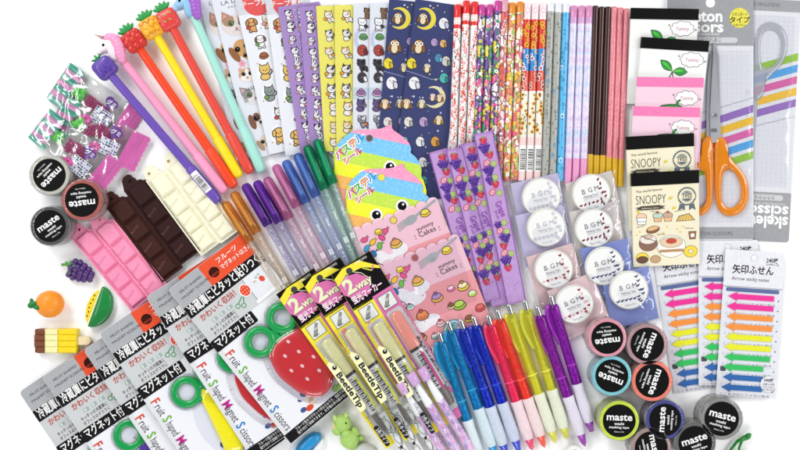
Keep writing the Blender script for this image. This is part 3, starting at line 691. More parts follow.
# navy owls
def navy_art():
    a = Art(); Y = M_('#eedc4a')
    def moon(x, y, r, c='#eedc4a'):
        pts = [(x + r * cos(rad(t)), y - r * sin(rad(t))) for t in range(-130, 131, 13)] + [(x - r * .25 + r * .8 * cos(rad(t)), y - r * .8 * sin(rad(t))) for t in range(118, -119, -13)]
        a.poly(pts, M_(c), 1)
    moon(12, 18, 11); critter(a, 10, 18, 7, '#c99a5a', '#8a5f34', 'owl', seed=1)
    for i, (x, y, s, c, e, k) in enumerate([(31, 20, 8, '#eef0f4', '#c8d0e0', 'bird'), (9, 46, 8.5, '#c58f4e', '#8a5a30', 'owl'), (24, 40, 5.5, '#b9a0cc', '#8d78b4', 'bird'), (33, 40, 5.5, '#e2b878', '#b88848', 'bird'), (4, 64, 7.5, '#f0e03c', '#d8b830', 'bird'), (20, 66, 6, '#8c8a94', '#5e5c68', 'owl'), (30, 55, 6, '#4a8fb8', '#78c0dc', 'bird'), (38, 57, 7, '#d8d4cc', '#a09c94', 'bird'),
        (38, 74, 7, '#4ec0b4', '#2a8a8c', 'bird'), (9, 83, 9, '#f4f4f6', '#dcdce4', 'bird'), (4, 104, 6.5, '#d89a44', '#9a6428', 'owl'), (19, 102, 6, '#aaa89c', '#7c7a70', 'owl'), (29, 94, 5, '#9a78b4', '#6a4c90', 'owl'), (36, 94, 5, '#dca04a', '#a06c2c', 'owl'), (8, 122, 7, '#e8e4dc', '#b4b0a8', 'bird'), (23, 120, 7, '#c0a4d0', '#8870a8', 'bird'), (38, 116, 6, '#e8c24c', '#b88a30', 'owl'), (6, 142, 7, '#58b8c0', '#2f8a94', 'bird'), (22, 140, 7, '#eef0ee', '#c4c8cc', 'bird'), (37, 138, 7, '#e6a850', '#a8702c', 'bird'), (9, 160, 7, '#c9c7bd', '#8c8a82', 'owl'), (27, 160, 7, '#f0f2f4', '#c0c8d0', 'bird'), (10, 178, 7, '#dca04a', '#a06c2c', 'owl'), (30, 178, 6, '#58b8c0', '#2f8a94', 'bird')]):
        critter(a, x, y, s, c, e, k, None, None, i + 5)
    moon(31, 94, 11, '#e9dfae')
    R = random.Random(2); C = [M_(c) for c in ('#e8e8f4', '#f0e070', '#9a84c8', '#c0c8e8')]
    for i in range(60): a.star(R.uniform(2, 42), R.uniform(3, 185), R.uniform(.5, 1.5), R.choice(C), 1, rot=R.uniform(0, 1))
    a.line([(0, 72), (12, 74), (26, 77), (44, 73)], .35, M_('#c0c8e8'), 1); return a
na = navy_art()
x, y = placed(389, 2, -4.5, 3); sheet(x, y, -4.5, 44, 188, 4.9, '#3a4272', na, 'navy owl sticker sheet beside the pale animal sheets', PG, su=-.1, seed=11)
x, y = placed(415, 2, -7, 3); nv = sheet(x, y, -7, 50, 194, 5.3, '#3a4272', na, 'navy owl sticker sheet beside the red capped pencils', PG, su=-.1, seed=12)

# ================================================================== pencils
def cyl(r, lift=.05):
    return lambda u, v, h: (u, -(r + h * .6 + lift) * sin(max(-1.5, min(1.5, v / r))), (r + h * .6 + lift) * cos(max(-1.5, min(1.5, v / r))))
PR = 3.75
def pencil(kind, i, px, ytop, label, group):
    R = random.Random(sum(map(ord, kind)) + i); PR = 3.05 if kind in ('brown', 'pink') else 3.65
    M, L = rod(px, ytop, PR + .1, px - 6.3, ytop + 178, PR + .1)
    root = thing('pencil', label, 'pencil', M, group); b = MB(); a = Art()
    def seg(x0, x1, m, r=PR): b.lathe([(x0, r), (x1, r)], m, 16, caps=False)
    def endcap(m): b.lathe([(0, PR - .8), (.5, PR), (1, PR)], m, 16)
    c = dict(kind=kind)
    if kind == 'heart':
        m = mat('#f5f0ec', .25, coat=.4, var=0); cap = mat('#e0241f', .3, coat=.4, var=.03); seg(24, L, m)
        part('painted_cap', MB().lathe([(0, 2.8), (.5, PR + .1), (13, PR + .1)], cap, 16), root); seg(13, 20, mat('#f4d9d4', .3, coat=.3)); seg(20, 24, cap)
        for q in range(6): a.ell(16.5 + R.uniform(-.6, .6), -4.5 + q * 1.9, .9, .7, M_('#ffffff'), 1, n=8)
        y = 27
        while y < L:
            v = R.uniform(-4, 4); k = R.random()
            if k < .45: a.heart(y, v, 2.3, M_('#d8402c'), 2)
            elif k < .68: flower(a, y, v, 1.9, '#f0b4bc', '#e88a94')
            elif k < .84: a.line([(y - 1.4, v - 1), (y, v + .6), (y + 1.6, v - .4)], .6, INK, 2)
            else: a.ell(y, v, 1.8, 1.3, INK, 1, n=9); a.ell(y, v, 1.5, 1.0, M_('#ffffff'), 2, n=9)
            y += R.uniform(1.1, 2.3)
    elif kind in ('violet', 'sweet', 'gold', 'daisy'):
        sp = {'violet': (['#6a4a9c', '#f2eef4', '#e0559a', '#3f9a6c', '#e9d74c', '#f0ecf2', '#8a5ab0'], 170, '#3a2a50', '#c23a94'), 'sweet': (['#f4d2d4', '#e2604c', '#f0b878', '#f7eeea', '#d88aa8', '#a8b09c'], 190, '#8a4a50', '#d8a0b0'), 'gold': (['#f6e7d8', '#ea8f5a', '#f0c23c', '#e86a8c', '#f5efe4', '#b6d06a', '#f2a8a0'], 180, '#b06a4c', '#e08a1e')}.get(kind)
        if sp:
            m = cells('print_' + kind, sp[0], scale=sp[1], stretch=(.7, 1, 1), outline=.07, outcol=sp[2]); seg(11, L, m)
            part('painted_cap', MB().lathe([(0, 2.8), (.5, PR + .1), (11, PR + .1)], mat(sp[3], .3, coat=.4), 16), root)
            y = 13; C = {'violet': ['#f6f2f6', '#e9d74c', '#3f9a6c', '#e24f9c', '#7a4ab0'], 'sweet': ['#e2604c', '#ffffff', '#f0a860', '#cf6f98'], 'gold': ['#f2cf3c', '#ffffff', '#e8607c', '#f0904c', '#9ac45c']}[kind]
            while y < L - 2:
                v = R.uniform(-4.2, 4.2); k = R.random()
                if k < .4: flower(a, y, v, R.uniform(1.6, 2.4), R.choice(C), R.choice(C))
                elif k < .7: a.ell(y, v, R.uniform(1.4, 2.6), R.uniform(.8, 1.5), O_, 1, R.uniform(0, 90), n=10); p = a.f[-1][0]; cx = sum(q[0] for q in p) / len(p); cy = sum(q[1] for q in p) / len(p); a.poly([(cx + (q[0] - cx) * .75, cy + (q[1] - cy) * .75) for q in p], M_(R.choice(C)), 2)
                else: a.line([(y - 2, v - 1.2), (y, v + 1), (y + 2, v - .6)], .6, M_(R.choice(C)), 2)
                y += R.uniform(1.5, 2.6)
        else:
            bands = [(0, 17, '#f5dfe2'), (17, 46, '#d8362a'), (46, 68, '#2f86c8'), (68, 88, '#d9503e'), (88, 134, '#efe7dc'), (134, L, '#f1d3d0')]
            for x0, x1, c_ in bands: seg(max(x0, 1), x1, mat(c_, .25, coat=.4, var=.03)); 
            endcap(mat('#f5dfe2', .3))
            a.ell(8, 0, 2.6, 1.8, mat('#dba0a8', .3), 1); a.ell(8, 0, 2, 1.3, mat('#fdf4f4', .3), 2)
            for x0, x1, c1, c2 in ((19, 46, '#f0c828', '#e8862a'), (47, 68, '#f4f4f0', '#e8609a'), (70, 88, '#f3d9cf', '#b0302a'), (90, 132, '#e8d23c', '#d8402c')):
                y = x0 + 2
                while y < x1 - 1:
                    v = R.uniform(-3.5, 3.5); r_ = R.uniform(2, 3.4); a.star(y, v, r_, M_(c1), 1, n=8, k=.6, rot=R.random()); a.ell(y, v, r_ * .45, r_ * .45, M_(c2), 2, n=9); a.ring(y, v, r_ * .25, r_ * .34, O_, 3, 8); y += R.uniform(3.2, 5)
            for q in range(16):
                if i != 1: a.rect(90 + R.uniform(0, 40), -4 + R.uniform(0, 7), 90, 0, M_('#c2402f'), 1) if 0 else a.ell(90 + R.uniform(0, 42), R.uniform(-4, 4), .9, .6, M_(R.choice(['#3a2a2a', '#c2402f', '#7aa03c'])), 3, n=7)
            a.strips(142, -4.2, 168, 4.2, WH, 1); y = 146
            while y < 166: q = R.choice([.4, .7, 1.1]); a.strips(y, -3.2, y + q, 2.4, INK, 2); y += q + R.choice([.5, .8])
    elif kind in ('grey', 'blue'):
        c_ = '#a8aaa2' if kind == 'grey' else '#55b4e6'
        seg(10, L, mat(c_, .28, coat=.4, var=.02)); part('painted_cap', MB().lathe([(0, 2.8), (.5, PR + .1), (10, PR + .1)], mat('#e9eaf0', .3, coat=.4), 16), root)
        y = 13
        while y < L:
            v = R.uniform(-4, 4); k = R.random()
            if k < .5: a.star(y, v, .9, INK, 1, rot=R.random())
            elif k < .7: a.ring(y, v, 1.2, 1.6, INK, 1, 10)
            elif k < .8: a.ell(y, v, 2.6, 1.8, M_('#3f9ad0' if kind == 'grey' else '#e6f2fa'), 1); a.ell(y, v, .5, .5, INK, 2, n=6)
            else: a.line([(y - 1, v), (y + 1, v + .8)], .35, INK, 1)
            y += R.uniform(3, 6)
    elif kind == 'lilac':
        seg(18, 152, cells('print_marble', ['#b9a4da', '#d9c6e8', '#e8dcf0', '#bcd0ee', '#e6c0de'], scale=60, kind='noise', rough=.25, coat=.4)); P = mat('#e79cc8', .28, coat=.4); seg(152, L, P); seg(12, 18, mat('#cfa0cc', .28, coat=.4))
        part('painted_cap', MB().lathe([(0, 2.8), (.5, PR + .05), (12, PR + .05)], mat('#d58cb8', .3, coat=.4), 16), root)
        for q in range(36): a.star(R.uniform(18, 150), R.uniform(-4, 4), R.uniform(.4, 1.1), M_('#f6f0fa'), 1, rot=R.random())
    elif kind == 'brown':
        seg(1, 148, mat('#3a1c18', .3, coat=.4, var=.08)); endcap(mat('#2c1512', .4)); part('gold_end', MB().lathe([(148, PR + .05), (L - .3, PR + .05), (L, 3)], mat('#d8ac1c', .3, coat=.4), 16), root)
    elif kind == 'pink':
        seg(1, 150, cells('print_pinkspeck', ['#e78a94', '#d9707e', '#ee9ca4', '#e48590'], scale=1200, kind='voronoi')); endcap(mat('#c96a70', .4)); part('gold_end', MB().lathe([(150, PR + .05), (L - .3, PR + .05), (L, 3)], mat('#dcae1e', .3, coat=.4), 16), root)
    if kind in ('brown', 'lilac', 'pink', 'grey', 'blue'): pass
    b.lathe([(L - .2, PR), (L, PR - .5)], mat('#d9b98c', .6), 16)
    if a.f: b.art(a, 0, cyl(PR))
    part('body', b, root)
    part('lead', MB().lathe([(L, 1), (L + .15, 1)], mat('#333336', .4), 10), root)
PL = [('heart', [(458, 5), (466.6, 1), (475, 2)], ['red capped white heart pencil', 'next to the navy owl sheet'], 'white pencils with red hearts and red caps'),
 ('violet', [(482, 5), (490, 5), (498.2, 1)], ['violet and green patterned pencil'], 'violet patterned pencils'),
 ('sweet', [(505, 0)], [''], None), ('gold', [(512.4, 3), (520.4, 2)], [''], 'orange capped patterned pencils'),
 ('daisy', [(527.6, 3), (535.4, 3), (543.2, 3)], [''], 'pencils with red and blue flower bands'),
 ('grey', [(551, 2), (558.6, 3)], [''], 'grey pencils with small stars'), ('blue', [(566.2, 3)], [''], None),
 ('lilac', [(573.8, 6), (581.6, 6), (589.2, 6)], [''], 'marbled lilac pencils with pink ends'),
 ('brown', [(595.6, 6), (601.8, 7), (608, 7)], [''], 'dark brown pencils with gold ends'),
 ('pink', [(614.2, 7), (620.4, 8), (626.6, 9)], [''], 'speckled pink pencils with gold ends')]
desc = {'heart': ['white pencil with red hearts and red cap, next to the navy owl sheet', 'white pencil with red hearts and red cap, middle and tallest of its three', 'white pencil with red hearts and red cap, next to the violet patterned pencils'],
 'violet': ['violet, green and magenta patterned pencil, next to the red heart pencils', 'violet, green and magenta patterned pencil in the middle of its three', 'violet, green and magenta patterned pencil, tallest of its three'],
 'sweet': ['pink and red busily patterned pencil between the violet ones and the orange capped ones'],
 'gold': ['orange capped patterned pencil beside the pink and red one', 'orange capped patterned pencil beside the flower banded ones'],
 'daisy': ['red and blue flower banded pencil next to the orange capped ones', 'red and blue flower banded pencil, middle of its three, with barcode', 'red and blue flower banded pencil next to the grey ones'],
 'grey': ['grey pencil with small black stars next to the flower banded pencils', 'grey pencil with small black stars next to the sky blue pencil'],
 'blue': ['sky blue pencil with a white cap and small black marks'],
 'lilac': ['marbled lilac pencil next to the sky blue pencil', 'marbled lilac pencil in the middle of its three', 'marbled lilac pencil next to the dark brown pencils'],
 'brown': ['dark brown pencil next to the lilac ones', 'dark brown pencil in the middle of its three', 'dark brown pencil next to the speckled pink ones'],
 'pink': ['speckled pink pencil next to the dark brown ones', 'speckled pink pencil in the middle of its three', 'speckled pink pencil next to the memo pads']}
for kind, pos, _, grp in PL:
    for i, (px, yt) in enumerate(pos): pencil(kind, i, px, yt, desc[kind][i], grp)

# ================================================================== glitter gel pens
def gel(x1, y1, x2, y2, c, cc, label):
    M, L = rod(x1, y1, 9.8, x2, y2, 5.0); root = thing('gel_pen', label, 'pen', M, 'translucent glitter gel pens')
    cc = '#%02x%02x%02x' % tuple(int(int(cc[i:i + 2], 16) * .42 + 238 * .58) for i in (1, 3, 5))
    glit = cells('glitter_' + c, [cc, c, '#f2f0f4', cc, c, cc, '#dcdce0'], scale=1500, rough=.25)
    part('refill', MB().lathe([(44, 1.6), (L - 4, 1.6)], glit, 12), root)
    part('barrel', MB().lathe([(40, 4.1), (L, 4.1)], mat(cc, .08, kind='tint', alpha=.16, coat=1, var=0), 18), root)
    cm = mat(c, .1, kind='tint', alpha=.24, coat=.8, var=.04, scale=300)
    part('nib', MB().lathe([(12, .5), (16, 1), (22, 2.2), (40, 2.4)], mat('#d9d9de', .25, coat=.5), 12), root)
    cap = part('cap', MB().lathe([(0, 2.2), (.8, 3.6), (2.5, 4.6), (5, 5), (46, 5.1), (47, 4.6)], cm, 22), root)
    b = MB(); b.slab(rr(2, -1.5, 38, 1.5, 1.4), 5.2, 6.2, mat(c, .15, kind='tint', alpha=.85, coat=.8)); part('clip', b, cap)
    a = Art(); R = random.Random(int(x1))
    for q in range(26): a.star(49 + R.uniform(0, L - 52), R.uniform(-2.5, 2.5), R.uniform(.3, .6), M_('#f4f2f6'), 1, n=4)
    a.text('Glitter', 70, 1.1, 2.6, M_('#fafafa'), 2); a.rect(98, -2, 104, 2, WH, 1)
    part('printing', MB().art(a, 0, cyl(4.15)), root)
for x1, y1, x2, y2, c, cc, l in [(224.5, 202, 286, 299, '#dc9440', '#d9c2a8', 'orange capped gel pen, the outermost one beside the purple novelty pen'), (233, 192, 296, 298, '#dc9440', '#d9c2a8', 'orange capped gel pen next to the violet ones'),
    (244.5, 184, 312, 300, '#6e35a4', '#a9a2c8', 'violet capped gel pen next to the orange ones'), (256, 181, 324, 300, '#7236aa', '#a9a2c8', 'violet capped gel pen next to the pink ones'),
    (266, 177.5, 336, 300, '#c97aaa', '#d8b0c4', 'pink capped gel pen next to the violet ones'), (275, 165, 345, 296, '#cf7fae', '#d8b0c4', 'pink capped gel pen next to the blue ones'),
    (285, 160.5, 352, 292, '#5a7fc8', '#9cacd4', 'blue capped gel pen next to the pink ones'), (296.5, 153.5, 358, 286, '#5f83cc', '#9cacd4', 'blue capped gel pen next to the green ones'),
    (306.5, 145.5, 364, 282, '#1fa06e', '#a0c8c0', 'green capped gel pen next to the blue ones'), (316.5, 139.5, 369, 278, '#20a874', '#a0c8c0', 'green capped gel pen beside the pastel star sticker flakes')]:
    gel(x1, y1, x2, y2, c, cc, l.replace('pastel star sticker flakes', 'rainbow sticker cards'))

# ================================================================== fruit shaped scissors in their packs
def hull_ring(b, cx, cy, z, R, r, m, flat=1): b.torus(cx, -cy, z, R, r, m, flat, 36, 10)
def fruit_pack(px, py, ang, kind, label, T=4.0, full=False, su=-.085, z=9.5, L=190, shift=0):
    Wd = 92; root = thing('fruit_scissors_pack', label, 'scissors pack', frame(px, py, ang, z, su), 'fruit scissors packs fanned out in a row')
    b = MB(); o = rr(0, 0, Wd, L, 4); b.slab(o, 0, .5, mat('#dcdde0', .35, coat=.3, var=.0)); a = Art()
    GH = mat('#a9abae', .4, coat=.3); a.poly(rr(.3, .3, Wd - .3, 12, 3.6)[:12] + [(Wd - .3, 24), (Wd - .3, 24)][:0] + rr(.3, .3, Wd - .3, 12, 3.6)[12:], GH, 1); a.rect(.3, 8, Wd - .3, 24, GH, 1) if 0 else a.rect(.3, 7.9, Wd - .3, 24, GH, 2)
    RD = mat('#e4502c', .4, coat=.3); a.poly([(36, .3), (36, 24), (Wd - .3, 24), (Wd - .3, 3), (Wd - 3, .3)], RD, 3)
    a.text('FRUIT SHAPED', 7, 10.5, 2.6, INK, 3, sx=1.15).text('MAGNET SCISSORS', 5, 16.5, 2.6, INK, 3, sx=1.1)
    a.text('フルーツ', 53, 9.5, 4.6, WH, 4, bold=.01).text('マグネットはさみ', 53, 17, 4.4, WH, 4, bold=.01, maxw=37)
    a.ell(45.5, 14, 5.4, 5.2, mat('#3a1410', .5), 4, n=24); a.text('はさみ', 45.5, 17, 2, RD, 5, align='c')
    a.rect(.2, 24, Wd - .2, 36.5, mat('#1b1a1c', .4, coat=.3), 3); a.text('冷蔵庫にピタッと貼りつく！', 3, 33.6, 8.6, WH, 4, bold=.018, maxw=89)
    a.rect(.3, 36.5, Wd - .3, 66, mat('#c9cbcc', .4, coat=.3, var=.04, scale=40), 1)
    a.text('かわいく収納！', 7, 45, 5.6, mat('#b84a3a', .4), 3, bold=.02, maxw=42)
    a.rect(62, 37, Wd - .4, 64, mat('#e2e4e8', .4), 2); a.rect(61.6, 37, 62.2, 64, mat('#8a8c8f', .4), 3); a.rect(60, 62, Wd - .4, 65.5, mat('#f2f2f4', .4), 3)
    for q in (15, 24, 33): a.rrect(q, 49, q + 6, 53, 1, mat('#9fb0aa', .4), 2); a.rect(q + 1, 49.4, q + 3, 52.5, mat('#d0d8d4', .4), 3)
    a.ell(58, 47, 5.8, 6.6, mat('#fafafa', .4), 4, n=20); a.ell(58, 47, 5, 5.8, mat('#e2492e', .4), 5, n=20)
    for i in range(9): a.ell(55.4 + (i % 3) * 2.6, 43.6 + (i // 3) * 3.2, .5, .6, M_('#f8dcc0'), 6, n=6)
    gg = M_('#3c9a5c'); a.ring(43, 55, 1.8, 2.5, gg, 4, 14); a.ring(48, 58, 1.8, 2.5, gg, 4, 14); a.line([(44, 53.5), (52, 50)], .9, gg, 4); a.line([(49, 56.5), (53, 51)], .9, gg, 4)
    a.ell(78, 48, 2.6, 3.2, mat('#e2492e', .4), 4, 20); a.ring(74, 43.5, .8, 1.2, gg, 4, 10); a.ring(77.5, 42.5, .8, 1.2, gg, 4, 10)
    for q in range(3): a.line([(70 + q, 47), (69 + q, 45)], .4, M_('#e0893a'), 4)
    a.text('キッチンの冷蔵庫に', 8, 58.5, 3.2, INK, 4, maxw=30).text('オフィスのデスクに', 8, 63.6, 3.2, INK, 4, maxw=30)
    a.rect(5, 67, Wd - 1, L - 10, mat('#e9eaee', .4, coat=.2, var=0), 1)
    for cx, cy in ((38.5, 96), (69.5, 91)): a.ell(cx, cy, 18, 18, mat('#d3d5e0', .4, coat=.2, var=0), 2, n=30)
    a.ell(59, 140, 32, 43, mat('#d9dbe5', .4, coat=.2, var=0), 2, n=36)
    a.rrect(-.1, 66, 50, 78.5, 1.5, mat('#1b1a1c', .4, coat=.3), 5); a.text('マグネット付', 3, 75.6, 8.2, WH, 6, bold=.016, maxw=44)
    x, y = 4.6, 84
    for wd, c in (('Fruit', '#d8452e'), ('Shaped', '#6db33c'), ('Magnet', '#c2308c'), ('Scissors', '#2f7fc4')):
        a.text(wd[0], x - .6, y, 9.6, M_(c), 4, rot=-90, bold=.02, sx=.74); y += 6.0
        vs, fs, w0 = glyphs(wd[1:]); ww = len(wd[1:]) * 3.15 * (.93 if wd != 'Magnet' else 1.05); a.text(wd[1:], x - .3, y, 8.2, M_('#4a4a52'), 4, rot=-90, maxw=ww); y += ww + 3.0
    R = random.Random(3)
    for i in range(26):
        x, y = R.uniform(26, 88), R.uniform(L - 34, L - 13); c = R.choice(['#3a5a94', '#d8502e', '#e8e4de', '#5b7fb4', '#8ab45c', '#f0d8c0', '#3f4f7c', '#c8d4dc']); a.ell(x, y, R.uniform(2.6, 5), R.uniform(2.4, 4.6), mat(c, .35, var=.2, scale=250), 2, n=12)
    a.rect(.3, L - 10.5, Wd - .3, L - .5, mat('#1b1a1c', .4, coat=.3), 3)
    a.text('フルーツ型のマグネット付はさみです。磁石で冷蔵庫などに', 12, L - 6.6, 2.6, WH, 4, maxw=74).text('貼り付けて収納できます。お子様の手の届かない所に', 12, L - 2.6, 2.6, WH, 4, maxw=66)
    BLK = len(a.f)
    b.art(a, .45); part('backing_card', b, root)
    s_ = bpy.data.objects.new('fruit_scissors', bpy.data.meshes.new('fruit_scissors')); col.objects.link(s_)
    GR = mat('#119a4c', .28, coat=.5, var=.03)
    s = MB(); hz = T
    body = {'strawberry': ([(33, 124), (37, 112), (46, 106), (60, 105), (74, 108), (84, 117), (88, 130), (86, 146), (80, 160), (70, 171), (58, 176), (46, 172), (38, 160), (34, 146), (32, 135)], '#cf2f35'),
            'banana': ([(50, 102), (59, 101), (62, 112), (69, 122), (76, 134), (79, 150), (76, 166), (66, 178), (55, 180), (56, 176), (60, 168), (62, 156), (59, 142), (54, 128), (49, 114)], '#f0e51e'),
            'grape': ([(44, 106), (60, 102), (74, 108), (80, 124), (76, 144), (64, 162), (54, 166), (44, 152), (38, 132), (38, 116)], '#5a3fa4')}[kind]
    pts = []; B_ = [(x + shift, y) for x, y in body[0]]; n = len(B_)
    for i in range(n):                                             # smooth the outline
        p0_, p1_, p2_, p3_ = B_[i - 1], B_[i], B_[(i + 1) % n], B_[(i + 2) % n]
        for t in (0, .33, .66):
            pts.append(tuple(.5 * (2 * p1_[k] + (p2_[k] - p0_[k]) * t + (2 * p0_[k] - 5 * p1_[k] + 4 * p2_[k] - p3_[k]) * t * t + (3 * p1_[k] - p0_[k] - 3 * p2_[k] + p3_[k]) * t ** 3) for k in (0, 1)))
    fm = mat(body[1], .22, coat=.8, var=.03)
    if kind == 'banana': s.tube([(52, -102, .6 + T * .5), (53, -112, .6 + T * .55), (55, -124, .6 + T * .6), (56, -138, .6 + T * .6), (54, -152, .6 + T * .6), (48, -165, .6 + T * .5), (40, -174, .6 + T * .4)], [5, 7.5, 11, 14, 14, 11, 6], fm, 14, T / 10 * .6)
    else: s.pillow(pts, .6, T + (3 if full else 0), fm, rings=14, base=T * .45, p=.5)
    me = s.mesh('fruit_scissors'); s_.data = me; s_.parent = root; s_.name = 'fruit_cover'
    hd = MB()
    for cx, cy in ((38.5, 96), (69.5, 91)):
        hd2 = MB(); hull_ring(hd2, cx, cy, .6 + T * .5, 12, 3.7, GR, .55 * T / 4); ho = part('finger_ring', hd2, s_)
    hd.slab([(46, 101), (53, 92), (56.5, 98), (58, 108), (44, 112)], .6, .6 + T * .8, GR); hd.slab([(57.3, 97), (60, 88), (66, 99), (72, 108), (59, 108)], .6, .6 + T * .8, GR); part('handle', hd, s_)
    if kind == 'strawberry':
        a = Art(); h = MB()
        for x, y in ((60, 113), (49, 122), (62, 127), (76, 124), (45, 137), (56, 140), (70, 140), (52, 153), (66, 154)): a.ell(x, y, 1.5, 2.2, M_('#f2c4c4'), 1, 15, n=10)
        cx = sum(p[0] for p in pts) / len(pts); cy = sum(p[1] for p in pts) / len(pts)
        TT = T + (3 if full else 0); f = lambda u, v, hh: (u, -v, .6 + T * .45 + (TT - T * .45) * math.sqrt(1 - min(.97, math.hypot((u - cx) / 27, (v - cy) / 36)) ** 2) + .2 + hh)
        part('seed', MB().art(a, 0, f), s_)
    # clear blister following the contents
    bl = MB(); fz = FILM(.07, .06)
    for cx, cy in ((38.5, 96), (69.5, 91)): bl.torus(cx, -cy, .8, 17, 1.3, FILM(.22, .1), 1, 36, 8)
    q = [(59 + (x - 59) * 1.1, 139 + (y - 139) * 1.07) for x, y in pts]
    bl.pillow(q, .6, T + 1.0 + (3 if full else 0), fz, rings=7, base=T * .6, p=.4)
    k = [(x, -y, .9) for x, y in [(59 + (x - 59) * 1.16, 139 + (y - 139) * 1.12) for x, y in pts]]; bl.tube(k + k[:1], 1.1, FILM(.2, .25), 12)
    k = [(x, -y, .9) for x, y in [(59 + (x - 59) * 1.22, 139 + (y - 139) * 1.16) for x, y in pts]]; bl.tube(k + k[:1], .6, FILM(.25, .25), 12)
    part('blister', bl, root)
    return root
fruit_pack(19, 392, 34, 'grape', 'fruit scissors pack at the far left end, its rounded corner nearest the left edge', su=-.03, z=4, T=3)
fruit_pack(42, 377, 34, 'grape', 'fruit scissors pack with purple grape cover, its red header showing under the ice lolly stick', T=3, z=10, su=-.1)
fruit_pack(83.5, 350, 34, 'banana', 'fruit scissors pack mostly covered, its grey corner just right of the ice lolly', T=3, z=12.5, su=-.11)
fruit_pack(99, 333.5, 34, 'banana', 'fruit scissors pack with the large yellow banana cover in full view', T=4, z=15, su=-.12)
fruit_pack(146, 297, 33.3, 'strawberry', 'fruit scissors pack with a red strawberry cover half hidden behind the frontmost pack', T=3, z=16.5, su=-.13, shift=-7)
fruit_pack(168, 290, 38.6, 'strawberry', 'frontmost fruit scissors pack with the whole seeded strawberry cover showing', T=6, full=True, L=193, z=18.5, su=-.13)

